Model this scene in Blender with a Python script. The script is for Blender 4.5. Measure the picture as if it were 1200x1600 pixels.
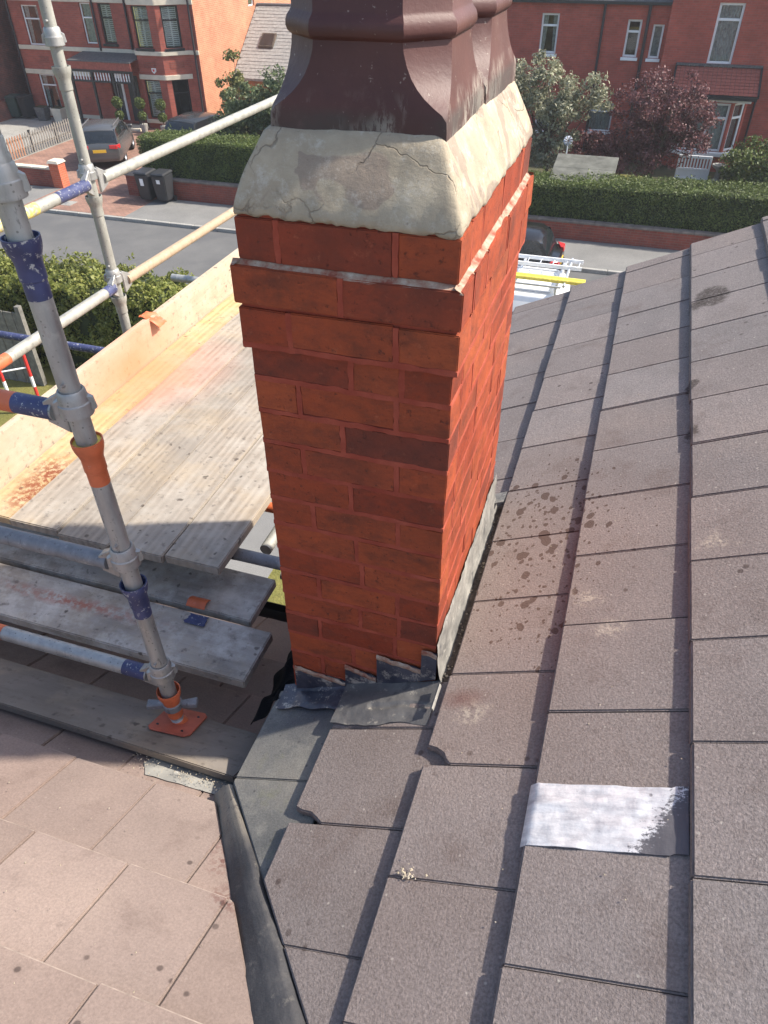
import bpy, bmesh, math, random
import numpy as np
from mathutils import Vector, Matrix, noise

random.seed(7)
np.random.seed(7)
for o in list(bpy.data.objects):
    bpy.data.objects.remove(o)
scene = bpy.context.scene
COL = scene.collection

# ------------------------------------------------------------------ camera
G = -7.7                     # street level; z = 0 is the underside of the chimney's corbel
cam_data = bpy.data.cameras.new('camera')
cam = bpy.data.objects.new('camera', cam_data)
COL.objects.link(cam)
cam_data.sensor_fit = 'VERTICAL'
cam_data.sensor_height = 36.0
cam_data.lens = 36.0 * 1140.0 / 1600.0
cam_data.clip_start = 0.05
cam_data.clip_end = 3000
right = Vector((0.95144246, 0.30777594, -0.00558659))
down = Vector((0.19192187, -0.60729114, -0.77094972))
fwd = Vector((-0.24067246, 0.73244211, -0.63687151))
mw = Matrix((right, -down, -fwd)).transposed().to_4x4()
mw.translation = Vector((0.2693, -1.2599, 0.6981))
cam.matrix_world = mw
scene.camera = cam

# ------------------------------------------------------------------ sky, sun, exposure
SUN = Vector((1.0, 0.38, 1.12)).normalized()
world = bpy.data.worlds.new('World')
scene.world = world
world.use_nodes = True
wn = world.node_tree
bg = wn.nodes['Background']
sky = wn.nodes.new('ShaderNodeTexSky')
sky.sky_type = 'NISHITA'
sky.sun_disc = False
sky.sun_elevation = math.asin(SUN.z)
sky.sun_rotation = math.atan2(SUN.x, SUN.y)
sky.air_density = 1.0
sky.dust_density = 2.0
sky.ozone_density = 1.0
wn.links.new(sky.outputs[0], bg.inputs[0])
bg.inputs[1].default_value = 0.15
sd = bpy.data.lights.new('sun', 'SUN')
sd.energy = 4.7
sd.angle = math.radians(1.5)
sd.color = (1.0, 0.93, 0.82)
sun = bpy.data.objects.new('sun', sd)
sun.rotation_euler = SUN.to_track_quat('Z', 'Y').to_euler()
sun.location = (20, 8, 25)
COL.objects.link(sun)
scene.view_settings.view_transform = 'Standard'
scene.view_settings.look = 'None'
scene.view_settings.exposure = 0.85
scene.view_settings.gamma = 1.0
scene.view_settings.use_curve_mapping = False
scene.render.engine = 'CYCLES'
scene.render.resolution_x = 768
scene.render.resolution_y = 1024


# ------------------------------------------------------------------ material helpers
class Mat:
    def __init__(s, name, rough=0.8, metallic=0.0, spec=0.5):
        s.m = bpy.data.materials.new(name)
        s.m.use_nodes = True
        s.nt = s.m.node_tree
        s.b = s.nt.nodes['Principled BSDF']
        s.b.inputs['Roughness'].default_value = rough
        s.b.inputs['Metallic'].default_value = metallic
        s.b.inputs['Specular IOR Level'].default_value = spec
        s.geo = s.nt.nodes.new('ShaderNodeNewGeometry')
        s.oi = s.nt.nodes.new('ShaderNodeObjectInfo')
        s.tc = s.nt.nodes.new('ShaderNodeTexCoord')

    def link(s, a, b):
        s.nt.links.new(a, b)

    def _in(s, sock, v):
        if isinstance(v, bpy.types.NodeSocket):
            s.link(v, sock)
        elif isinstance(v, (tuple, list)) and len(v) == 3 and sock.type == 'RGBA':
            sock.default_value = (*v, 1)
        else:
            sock.default_value = v

    def vec(s, scale=(1, 1, 1), src='pos', off=None):
        base = s.geo.outputs['Position'] if src == 'pos' else s.tc.outputs['Object']
        n = s.nt.nodes.new('ShaderNodeMapping')
        s.link(base, n.inputs[0])
        n.inputs['Scale'].default_value = scale
        if off is not None:
            n.inputs['Location'].default_value = off
        out = n.outputs[0]
        if src == 'rand':
            pass
        return out

    def randvec(s, scale=(1, 1, 1), amt=17.0):
        # object coordinates shifted by the object's own random number
        v = s.nt.nodes.new('ShaderNodeVectorMath')
        v.operation = 'MULTIPLY_ADD'
        s.link(s.tc.outputs['Object'], v.inputs[0])
        v.inputs[1].default_value = scale
        m = s.math('MULTIPLY', s.oi.outputs['Random'], amt)
        c = s.nt.nodes.new('ShaderNodeCombineXYZ')
        s.link(m, c.inputs[0]); s.link(m, c.inputs[1]); s.link(m, c.inputs[2])
        s.link(c.outputs[0], v.inputs[2])
        return v.outputs[0]

    def noise(s, scale, detail=4, rough=0.55, vec=None, dist=0.0):
        n = s.nt.nodes.new('ShaderNodeTexNoise')
        s.link(vec if vec is not None else s.geo.outputs['Position'], n.inputs['Vector'])
        n.inputs['Scale'].default_value = scale
        n.inputs['Detail'].default_value = detail
        n.inputs['Roughness'].default_value = rough
        n.inputs['Distortion'].default_value = dist
        return n.outputs[0]

    def voronoi(s, scale, vec=None, feature='F1', rand=1.0):
        n = s.nt.nodes.new('ShaderNodeTexVoronoi')
        n.feature = feature
        s.link(vec if vec is not None else s.geo.outputs['Position'], n.inputs['Vector'])
        n.inputs['Scale'].default_value = scale
        n.inputs['Randomness'].default_value = rand
        return n.outputs['Distance']

    def wave(s, scale, vec, dist=3.0, detail=2.0, dscale=1.0):
        n = s.nt.nodes.new('ShaderNodeTexWave')
        s.link(vec, n.inputs['Vector'])
        n.inputs['Scale'].default_value = scale
        n.inputs['Distortion'].default_value = dist
        n.inputs['Detail'].default_value = detail
        n.inputs['Detail Scale'].default_value = dscale
        return n.outputs[1]

    def ramp(s, fac, stops, interp='LINEAR'):
        n = s.nt.nodes.new('ShaderNodeValToRGB')
        n.color_ramp.interpolation = interp
        while len(n.color_ramp.elements) < len(stops):
            n.color_ramp.elements.new(0.5)
        for e, (p, c) in zip(n.color_ramp.elements, stops):
            e.position = p
            e.color = (c, c, c, 1) if not isinstance(c, (tuple, list)) else (*c, 1)
        s._in(n.inputs[0], fac)
        return n.outputs[0]

    def mix(s, fac, a, b, mode='MIX'):
        n = s.nt.nodes.new('ShaderNodeMix')
        n.data_type = 'RGBA'
        n.blend_type = mode
        s._in(n.inputs[0], fac)
        s._in(n.inputs[6], a)
        s._in(n.inputs[7], b)
        return n.outputs[2]

    def math(s, op, a, b=0.0, clamp=False):
        n = s.nt.nodes.new('ShaderNodeMath')
        n.operation = op
        n.use_clamp = clamp
        s._in(n.inputs[0], a)
        s._in(n.inputs[1], b)
        return n.outputs[0]

    def dist(s, p, scale=(1, 1, 1)):
        # distance from a fixed point of the place
        a = s.nt.nodes.new('ShaderNodeVectorMath')
        a.operation = 'SUBTRACT'
        s.link(s.geo.outputs['Position'], a.inputs[0])
        a.inputs[1].default_value = p
        m = s.nt.nodes.new('ShaderNodeVectorMath')
        m.operation = 'MULTIPLY'
        s.link(a.outputs[0], m.inputs[0])
        m.inputs[1].default_value = scale
        l = s.nt.nodes.new('ShaderNodeVectorMath')
        l.operation = 'LENGTH'
        s.link(m.outputs[0], l.inputs[0])
        return l.outputs['Value']

    def near(s, p, r0, r1, scale=(1, 1, 1), wob=0.0, wscale=8):
        d = s.dist(p, scale)
        if wob:
            d = s.math('ADD', d, s.math('MULTIPLY', s.math('SUBTRACT', s.noise(wscale, 5), 0.5), wob))
        return s.ramp(d, [(r0, 1.0), (r1, 0.0)])

    def bump(s, h, strength=0.5, dist=0.01, prev=None):
        n = s.nt.nodes.new('ShaderNodeBump')
        n.inputs['Strength'].default_value = strength
        n.inputs['Distance'].default_value = dist
        s._in(n.inputs['Height'], h)
        if prev is not None:
            s.link(prev, n.inputs['Normal'])
        return n.outputs[0]

    def done(s, col, bump=None, rough=None):
        s._in(s.b.inputs['Base Color'], col)
        if bump is not None:
            s.link(bump, s.b.inputs['Normal'])
        if rough is not None:
            s._in(s.b.inputs['Roughness'], rough)
        return s.m

    def objvar(s, col, lo=0.8, hi=1.2):
        r = s.ramp(s.oi.outputs['Random'], [(0, lo), (1, hi)])
        return s.mix(1.0, col, r, 'MULTIPLY')


def plain(name, col, rough=0.6, metallic=0.0, var=0.15, scale=6.0, spec=0.5, bump=0.0, bscale=60):
    m = Mat(name, rough, metallic, spec)
    f = m.noise(scale, 5)
    c = m.ramp(f, [(0.3, tuple(x * (1 - var) for x in col)), (0.7, tuple(min(1, x * (1 + var)) for x in col))])
    b = m.bump(m.noise(bscale, 4), bump, 0.004) if bump else None
    return m.done(c, b)


# ------------------------------------------------------------------ mesh helpers
def parent_to(o, p):
    o.parent = p
    if p is not None:
        w = Matrix.Identity(4)
        q = p
        # world matrix of an unposed chain: empties carry loc/rot only
        w = world_of(p)
        o.matrix_parent_inverse = w.inverted()


WORLD = {}


def world_of(o):
    return WORLD.get(o.name, Matrix.Identity(4))


class MB:
    def __init__(s):
        s.v = []
        s.f = []

    def add(s, verts, faces):
        n = len(s.v)
        s.v += [tuple(p) for p in verts]
        s.f += [tuple(i + n for i in q) for q in faces]
        return s

    def box(s, x0, x1, y0, y1, z0, z1):
        return s.add([(x0, y0, z0), (x1, y0, z0), (x1, y1, z0), (x0, y1, z0),
                      (x0, y0, z1), (x1, y0, z1), (x1, y1, z1), (x0, y1, z1)],
                     [(0, 3, 2, 1), (4, 5, 6, 7), (0, 1, 5, 4), (1, 2, 6, 5), (2, 3, 7, 6), (3, 0, 4, 7)])

    def fbox(s, F, u0, u1, d0, d1, z0, z1):
        # box in a facade's frame; d grows outwards
        P = [F(u0, d1, z0), F(u1, d1, z0), F(u1, d0, z0), F(u0, d0, z0),
             F(u0, d1, z1), F(u1, d1, z1), F(u1, d0, z1), F(u0, d0, z1)]
        return s.add(P, [(0, 3, 2, 1), (4, 5, 6, 7), (0, 1, 5, 4), (1, 2, 6, 5), (2, 3, 7, 6), (3, 0, 4, 7)])

    def hexa(s, P):
        return s.add(P, [(0, 3, 2, 1), (4, 5, 6, 7), (0, 1, 5, 4), (1, 2, 6, 5), (2, 3, 7, 6), (3, 0, 4, 7)])

    def prism(s, top, bottom):
        n = len(top)
        return s.add(list(bottom) + list(top),
                     [tuple(range(n - 1, -1, -1)), tuple(range(n, 2 * n))] +
                     [(i, (i + 1) % n, n + (i + 1) % n, n + i) for i in range(n)])

    def tube(s, p0, p1, r0, r1=None, seg=16, caps=True):
        r1 = r0 if r1 is None else r1
        p0 = Vector(p0); p1 = Vector(p1)
        d = (p1 - p0).normalized()
        a = d.orthogonal().normalized()
        b = d.cross(a)
        V = []
        for p, r in ((p0, r0), (p1, r1)):
            for i in range(seg):
                t = 2 * math.pi * i / seg
                V.append(p + a * (r * math.cos(t)) + b * (r * math.sin(t)))
        F = [(i, (i + 1) % seg, seg + (i + 1) % seg, seg + i) for i in range(seg)]
        if caps:
            F += [tuple(range(seg - 1, -1, -1)), tuple(range(seg, 2 * seg))]
        return s.add(V, F)

    def lathe(s, prof, o=(0, 0, 0), seg=28, closed=False):
        V = []
        for r, z in prof:
            for i in range(seg):
                t = 2 * math.pi * i / seg
                V.append((o[0] + r * math.cos(t), o[1] + r * math.sin(t), o[2] + z))
        F = []
        n = len(prof)
        for k in range(n if closed else n - 1):
            k2 = (k + 1) % n
            for i in range(seg):
                j = (i + 1) % seg
                F.append((k * seg + i, k * seg + j, k2 * seg + j, k2 * seg + i))
        return s.add(V, F)

    def mesh(s, name, bevel=0.0, seg=1, sharp=30, edge_slot=0):
        me = bpy.data.meshes.new(name)
        me.from_pydata(s.v, [], s.f)
        bm = bmesh.new()
        bm.from_mesh(me)
        bmesh.ops.recalc_face_normals(bm, faces=bm.faces[:])
        if bevel:
            es = [e for e in bm.edges if len(e.link_faces) == 2 and e.calc_face_angle(0) > 0.5]
            bmesh.ops.bevel(bm, geom=es, offset=bevel, segments=seg, affect='EDGES', clamp_overlap=True, material=edge_slot)
        bm.to_mesh(me)
        bm.free()
        if sharp:
            for p in me.polygons:
                p.use_smooth = True
            me.set_sharp_from_angle(angle=math.radians(sharp))
        me.update()
        return me

    def build(s, name, mat, parent=None, bevel=0.0, seg=1, sharp=30):
        me = s.mesh(name, bevel, seg, sharp)
        return obj(name, me, mat, parent)


def split_build(mb, name, mat, parent, bevel=0.0):
    # boxes collected in one MB become one object each
    for k in range(0, len(mb.v), 8):
        b = MB()
        b.hexa(mb.v[k:k + 8])
        b.build(name, mat, parent, bevel=bevel)


def obj(name, me, mat, parent=None, loc=None, rot=None):
    o = bpy.data.objects.new(name, me)
    if mat is not None and len(me.materials) == 0:
        me.materials.append(mat)
    COL.objects.link(o)
    if loc is not None:
        o.location = loc
    if rot is not None:
        o.rotation_euler = rot
    if parent is not None:
        parent_to(o, parent)
    return o


def tag(o, label=None, cat=None, group=None, kind=None):
    if label: o['label'] = label
    if cat: o['category'] = cat
    if group: o['group'] = group
    if kind: o['kind'] = kind
    return o


def thing(name, label, cat, loc=(0, 0, 0), group=None, rotz=0.0, mat4=None):
    o = bpy.data.objects.new(name, None)
    o.empty_display_size = 0.2
    COL.objects.link(o)
    M = Matrix.Translation(loc) @ Matrix.Rotation(rotz, 4, 'Z')
    if mat4 is not None:
        M = mat4
    o.matrix_world = M
    WORLD[o.name] = M
    tag(o, label, cat, group)
    return o


def struct(name, mb, mat, parent=None, **k):
    o = mb.build(name, mat, parent, **k)
    o['kind'] = 'structure'
    return o


def frame(O, U):
    O = Vector(O); U = Vector(U).normalized()
    N = Vector((U.y, -U.x, 0))       # outwards: to the right-hand side when walking along U ... -Y for U=+X

    def F(u, d, z):
        p = O + U * u + N * d
        return (p.x, p.y, z)
    return F


# ------------------------------------------------------------------ materials
def mat_tile(name, base, warm, spots, grain=1.0):
    m = Mat(name, 0.9, spec=0.25)
    n1 = m.noise(2.3, 6, 0.6)
    c = m.ramp(n1, [(0.25, tuple(x * 0.80 for x in base)), (0.5, base), (0.75, warm)])
    c = m.objvar(c, 0.88, 1.12)
    c = m.mix(m.ramp(m.math('FRACT', m.math('MULTIPLY', m.oi.outputs['Random'], 7.3)), [(0.0, 0.0), (1.0, 0.35)]), c, tuple(x * y for x, y in zip(base, (1.12, 0.98, 0.90))))
    # fine sand granules
    g = m.noise(170, 2, 0.7)
    c = m.mix(1.0, c, m.ramp(g, [(0.25, 1 - 0.36 * grain), (0.5, 1.0), (0.78, 1 + 0.42 * grain)]), 'MULTIPLY')
    # pale lichen and lime streaks
    st = m.noise(9, 6, 0.7)
    st2 = m.noise(3.1, 3, 0.6, m.vec((1, 1, 1), off=(5, 3, 1)))
    k = m.math('MULTIPLY', m.ramp(st, [(0.60, 0.0), (0.76, 1.0)]), m.ramp(st2, [(0.5, 0.0), (0.68, 0.75)]))
    c = m.mix(m.math('MULTIPLY', k, 0.55), c, (0.36, 0.30, 0.25))
    # brown grime
    k = m.ramp(m.noise(5.5, 6, 0.65, m.vec(off=(9, 2, 4))), [(0.55, 0.0), (0.75, 0.45)])
    c = m.mix(k, c, (0.085, 0.055, 0.045))
    # round pale and dark flecks
    v = m.voronoi(17, m.vec(off=(1, 7, 3)))
    big = m.ramp(m.noise(2.2, 2, 0.5, m.vec(off=(4, 4, 9))), [(0.52, 0.0), (0.6, 1.0)])
    c = m.mix(m.math('MULTIPLY', m.ramp(v, [(0.10, 0.75), (0.16, 0.0)]), big), c, (0.05, 0.036, 0.033))
    v = m.voronoi(23, m.vec(off=(2, 1, 8)))
    c = m.mix(m.math('MULTIPLY', m.ramp(v, [(0.045, 0.6), (0.085, 0.0)]), grain * grain), c, (0.45, 0.41, 0.36))
    if spots:
        # wet splashes beside the chimney's right face
        d = m.near((0.20, 0.62, -0.86), 0.10, 0.42, (1, 0.75, 1), 0.25, 6)
        d2 = m.near((0.22, 0.28, -0.86), 0.05, 0.34, (1, 0.8, 1), 0.2, 6)
        dd = m.math('MAXIMUM', d, m.math('MULTIPLY', d2, 0.8))
        vw = m.nt.nodes.new('ShaderNodeVectorMath'); vw.operation = 'MULTIPLY_ADD'
        nw = m.nt.nodes.new('ShaderNodeTexNoise'); nw.inputs['Scale'].default_value = 26; nw.inputs['Detail'].default_value = 4
        m.link(m.geo.outputs['Position'], nw.inputs['Vector']); m.link(nw.outputs['Color'], vw.inputs[0]); vw.inputs[1].default_value = (0.022, 0.022, 0.022)
        m.link(m.vec((1, 0.75, 1)), vw.inputs[2])
        v1 = m.voronoi(19, vw.outputs[0])
        v2 = m.voronoi(47, vw.outputs[0])
        s1 = m.math('LESS_THAN', v1, m.math('MULTIPLY', dd, 0.34))
        s2 = m.math('LESS_THAN', v2, m.math('MULTIPLY', dd, 0.30))
        k = m.math('MULTIPLY', m.math('MAXIMUM', s1, s2), 0.85)
        c = m.mix(k, c, (0.050, 0.030, 0.025))
        for p, sc_, r_ in (((0.685, 2.06, -0.61), (1, 0.62, 1), 0.075), ((0.625, 2.0, -0.64), (1, 0.8, 1), 0.04), ((0.61, 1.30, -0.65), (1, 0.6, 1), 0.03), ((0.61, 0.98, -0.65), (1, 0.6, 1), 0.03)):
            k = m.math('MULTIPLY', m.near(p, r_ * 0.7, r_, sc_, 0.06, 30), m.ramp(m.noise(90, 4, 0.8), [(0.36, 0.2), (0.5, 1.0)]))
            c = m.mix(m.math('MULTIPLY', k, 0.85), c, (0.045, 0.035, 0.03))
        # warm brick dust around the stack and spilled mortar
        k = m.near((0.13, 0.2, -0.9), 0.08, 0.75, (1, 0.55, 1), 0.3, 5)
        c = m.mix(m.math('MULTIPLY', k, 0.24), c, (0.27, 0.17, 0.125))
        for p in ((0.125, -0.13, -0.9), (0.36, 0.24, -0.78), (0.44, 0.13, -0.74), (0.66, 0.40, -0.62)):
            k = m.near(p, 0.006, 0.055, (1, 1, 1), 0.13, 22)
            k = m.math('MULTIPLY', k, m.ramp(m.noise(48, 6, 0.8), [(0.47, 0.0), (0.56, 1.0)]))
            c = m.mix(m.math('MULTIPLY', k, 0.65), c, (0.46, 0.39, 0.31))
        k = m.near((0.10, -0.085, -0.92), 0.01, 0.09, (1, 2.2, 1), 0.07, 25)
        c = m.mix(m.math('MULTIPLY', k, 0.55), c, (0.13, 0.05, 0.04))
    else:
        for p in ((-0.40, -0.53, -1.2), (-0.33, -0.65, -1.15), (-0.42, -0.46, -1.25)):
            k = m.math('MULTIPLY', m.near(p, 0.01, 0.07, (1, 1, 1), 0.08, 30), m.ramp(m.noise(70, 3), [(0.45, 0), (0.55, 1)]))
            c = m.mix(m.math('MULTIPLY', k, 0.75), c, (0.10, 0.035, 0.03))
    b = m.bump(m.noise(185, 4, 0.75), 0.8 * grain, 0.004)
    b = m.bump(m.noise(14, 4), 0.2, 0.004, b)
    return m.done(c, b)


M_TILE = mat_tile('concrete_tile', (0.202, 0.179, 0.172), (0.245, 0.208, 0.190), True)
M_TILE_LOW = mat_tile('lower_concrete_tile', (0.218, 0.168, 0.146), (0.262, 0.203, 0.172), False, 0.45)
EDGE = {'concrete_tile': plain('worn_tile_edge', (0.17, 0.145, 0.135), 0.95, var=0.3, scale=30, spec=0.2),
        'lower_concrete_tile': plain('worn_lower_tile_edge', (0.275, 0.22, 0.188), 0.95, var=0.35, scale=30, spec=0.2),
        'grey_weathered_tile': plain('worn_grey_tile_edge', (0.10, 0.10, 0.095), 0.9, var=0.3, scale=30, spec=0.2)}


def mat_grey_tile():
    m = Mat('grey_weathered_tile', 0.62, spec=0.4)
    c = m.ramp(m.noise(4.5, 6, 0.6), [(0.3, (0.085, 0.085, 0.082)), (0.5, (0.135, 0.13, 0.12)), (0.72, (0.19, 0.175, 0.15))])
    k = m.ramp(m.noise(9, 5, 0.7, m.vec(off=(3, 3, 3))), [(0.58, 0), (0.72, 0.5)])
    c = m.mix(k, c, (0.15, 0.15, 0.085))
    k = m.near((-0.36, -0.05, -1.16), 0.05, 0.17, (1, 1, 1), 0.14, 14)
    c = m.mix(m.math('MULTIPLY', k, 0.8), c, (0.045, 0.046, 0.058))
    k = m.ramp(m.noise(6, 7, 0.75, m.vec(off=(8, 3, 3))), [(0.50, 0), (0.64, 0.55)])
    c = m.mix(k, c, (0.25, 0.235, 0.20))
    c = m.mix(m.ramp(m.voronoi(30), [(0.08, 0.7), (0.13, 0.0)]), c, (0.05, 0.045, 0.045))
    c = m.mix(1.0, c, m.ramp(m.noise(240, 2), [(0.3, 0.8), (0.7, 1.2)]), 'MULTIPLY')
    return m.done(c, m.bump(m.noise(160, 3), 0.3, 0.003))


M_TILE_GREY = mat_grey_tile()


def mat_brick(name='chimney_brick'):
    m = Mat(name, 0.72, spec=0.35)
    v = m.randvec((1, 1, 1))
    c = m.ramp(m.oi.outputs['Random'], [(0.0, (0.27, 0.043, 0.016)), (0.3, (0.35, 0.072, 0.024)), (0.55, (0.30, 0.053, 0.019)),
                                        (0.8, (0.38, 0.085, 0.028)), (0.93, (0.25, 0.046, 0.020)), (1.0, (0.15, 0.038, 0.023))])
    n = m.noise(9, 6, 0.65, v)
    c = m.mix(1.0, c, m.ramp(n, [(0.25, 0.62), (0.5, 1.0), (0.8, 1.25)]), 'MULTIPLY')
    # soot toward brick ends, and drag marks
    k = m.ramp(m.noise(7, 6, 0.72, m.randvec((1, 1, 1.6))), [(0.50, 0.0), (0.72, 0.62)])
    c = m.mix(k, c, (0.05, 0.024, 0.018))
    pits = m.ramp(m.noise(62, 5, 0.75, m.randvec((1, 1, 1), 9)), [(0.60, 0.0), (0.68, 0.75)])
    c = m.mix(pits, c, (0.07, 0.026, 0.018))
    k = m.ramp(m.noise(26, 7, 0.8, m.randvec((0.6, 0.6, 1.5), 5)), [(0.46, 0.0), (0.66, 0.55)])
    c = m.mix(k, c, (0.15, 0.035, 0.020))
    k = m.ramp(m.noise(34, 6, 0.75, m.randvec((1, 1, 1), 31)), [(0.60, 0.0), (0.70, 0.35)])
    c = m.mix(k, c, (0.46, 0.15, 0.075))
    k = m.ramp(m.noise(3.6, 6, 0.7, m.vec(off=(2.2, 4, 1))), [(0.52, 0.0), (0.70, 0.36)])
    c = m.mix(k, c, (0.10, 0.030, 0.020))
    b = m.bump(m.noise(45, 7, 0.75, v), 0.55, 0.006)
    b = m.bump(m.math('SUBTRACT', 1.0, pits), 0.6, 0.003, b)
    b = m.bump(m.noise(300, 2, 0.6, v), 0.2, 0.001, b)
    return m.done(c, b, m.ramp(n, [(0.3, 0.6), (0.7, 0.85)]))


M_BRICK = mat_brick()


def mat_mortar():
    m = Mat('red_mortar', 0.85, spec=0.3)
    c = m.ramp(m.noise(14, 5), [(0.3, (0.26, 0.045, 0.025)), (0.7, (0.39, 0.088, 0.050))])
    k = m.ramp(m.noise(5, 6, 0.7, m.vec(off=(2, 2, 2))), [(0.64, 0), (0.75, 0.25)])
    c = m.mix(k, c, (0.42, 0.20, 0.14))
    k = m.ramp(m.noise(11, 6, 0.75, m.vec(off=(6, 2, 2))), [(0.52, 0), (0.70, 0.5)])
    c = m.mix(k, c, (0.16, 0.042, 0.028))
    return m.done(c, m.bump(m.noise(140, 4, 0.7), 0.5, 0.003))


M_MORTAR = mat_mortar()


def mat_flaunch():
    m = Mat('cement_flaunching', 0.9, spec=0.25)
    n = m.noise(7, 7, 0.65)
    c = m.ramp(n, [(0.25, (0.25, 0.208, 0.155)), (0.5, (0.375, 0.318, 0.235)), (0.75, (0.50, 0.428, 0.315))])
    k = m.ramp(m.noise(5.5, 3, 0.5, m.vec(off=(1.3, 2, 4)), 0.6), [(0.56, 0), (0.570, 0.62)])
    c = m.mix(k, c, (0.23, 0.175, 0.145))
    k = m.ramp(m.noise(24, 7, 0.8, m.vec(off=(3, 5, 4))), [(0.52, 0), (0.66, 0.5)])
    c = m.mix(k, c, (0.56, 0.52, 0.45))
    # hairline cracks
    w = m.nt.nodes.new('ShaderNodeVectorMath'); w.operation = 'MULTIPLY_ADD'
    nz = m.nt.nodes.new('ShaderNodeTexNoise'); nz.inputs['Scale'].default_value = 9; nz.inputs['Detail'].default_value = 5
    m.link(m.geo.outputs['Position'], nz.inputs['Vector'])
    m.link(nz.outputs['Color'], w.inputs[0]); w.inputs[1].default_value = (0.12, 0.12, 0.12)
    m.link(m.geo.outputs['Position'], w.inputs[2])
    e = m.voronoi(6.0, w.outputs[0], 'DISTANCE_TO_EDGE')
    brk = m.ramp(m.noise(5, 3, 0.5, m.vec(off=(7, 1, 1))), [(0.42, 0), (0.5, 1)])
    k = m.math('MULTIPLY', m.ramp(e, [(0.002, 1.0), (0.011, 0.0)]), brk)
    c = m.mix(m.math('MULTIPLY', k, 0.5), c, (0.13, 0.10, 0.075))
    pit = m.ramp(m.noise(75, 3, 0.6), [(0.66, 0), (0.72, 1)])
    c = m.mix(m.math('MULTIPLY', pit, 0.5), c, (0.19, 0.15, 0.11))
    b = m.bump(m.noise(60, 8, 0.8), 0.55, 0.006)
    b = m.bump(m.noise(7, 4, 0.6, m.vec((1, 1, 2.5), off=(2, 2, 2))), 0.22, 0.02, b)
    b = m.bump(m.math('SUBTRACT', 1.0, k), 0.6, 0.005, b)
    return m.done(c, b)


M_FLAUNCH = mat_flaunch()


def mat_pot():
    m = Mat('glazed_pot', 0.47, spec=0.36)
    n = m.noise(6, 5)
    c = m.ramp(n, [(0.3, (0.066, 0.026, 0.024)), (0.7, (0.105, 0.042, 0.036))])
    # cement smears scraped over the foot
    st = m.noise(1.0, 6, 0.8, m.vec((75, 75, 16)))
    zz = m.nt.nodes.new('ShaderNodeSeparateXYZ')
    m.link(m.geo.outputs['Position'], zz.inputs[0])
    zf = m.ramp(zz.outputs[2], [(0.405, 0.9), (0.436, 0.6), (0.462, 0.0)])
    k = m.math('MULTIPLY', m.ramp(st, [(0.47, 0), (0.53, 1)]), zf)
    big = m.ramp(m.noise(6.5, 3, 0.6, m.vec(off=(3.2, 0, 1))), [(0.40, 0), (0.50, 1)])
    k = m.math('MULTIPLY', k, big)
    c = m.mix(m.math('MULTIPLY', k, 0.85), c, (0.42, 0.38, 0.32))
    # tarry band where pot meets cement
    k2 = m.math('MULTIPLY', m.ramp(zz.outputs[2], [(0.418, 1.0), (0.436, 0.0)]), m.ramp(m.noise(12, 4), [(0.35, 0.2), (0.6, 0.9)]))
    c = m.mix(m.math('MULTIPLY', k2, 0.8), c, (0.07, 0.065, 0.058))
    fl = m.ramp(m.noise(120, 2), [(0.70, 0), (0.75, 0.7)])
    c = m.mix(fl, c, (0.3, 0.24, 0.2))
    fl = m.ramp(m.noise(11, 7, 0.75, m.vec(off=(5, 5, 2))), [(0.56, 0), (0.70, 0.35)])
    c = m.mix(fl, c, (0.16, 0.10, 0.09))
    b = m.bump(m.noise(90, 4, 0.7), 0.22, 0.003)
    return m.done(c, b, m.ramp(m.math('MAXIMUM', k, k2), [(0, 0.52), (1, 0.9)]))


M_POT = mat_pot()


def mat_lead(name, lo, hi, rough=0.55, metallic=0.25, pale=(0.62, 0.60, 0.56)):
    m = Mat(name, rough, metallic, 0.5)
    n = m.noise(8, 7, 0.65)
    c = m.ramp(n, [(0.3, lo), (0.7, hi)])
    k = m.ramp(m.noise(26, 5, 0.75, m.vec(off=(4, 1, 1))), [(0.58, 0), (0.68, 0.75)])
    c = m.mix(k, c, pale)
    k = m.ramp(m.noise(16, 5, 0.7, m.vec(off=(0, 7, 1))), [(0.58, 0), (0.68, 0.7)])
    c = m.mix(k, c, (0.045, 0.045, 0.055))
    return m.done(c, m.bump(m.noise(35, 5), 0.5, 0.006))


M_LEAD_WHITE = mat_lead('limed_lead', (0.085, 0.083, 0.08), (0.34, 0.32, 0.285), 0.75, 0.0, (0.46, 0.43, 0.38))
M_LEAD = mat_lead('grey_lead', (0.055, 0.055, 0.06), (0.145, 0.14, 0.135), 0.6, 0.1, (0.36, 0.33, 0.28))


def mat_lead_dark():
    m = Mat('wet_dark_lead', 0.34, 0.2, 0.5)
    n = m.noise(10, 6, 0.65)
    c = m.ramp(n, [(0.3, (0.030, 0.032, 0.048)), (0.7, (0.085, 0.088, 0.115))])
    k = m.ramp(m.noise(11, 7, 0.8, m.vec(off=(4, 1, 1))), [(0.53, 0), (0.60, 0.85)])
    c = m.mix(k, c, (0.44, 0.40, 0.34))
    return m.done(c, m.bump(m.noise(25, 5), 0.5, 0.006))


M_LEAD_DARK = mat_lead_dark()
M_TONGUE = mat_lead('sandy_lead', (0.20, 0.195, 0.18), (0.34, 0.325, 0.29), 0.6, 0.1)


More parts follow.
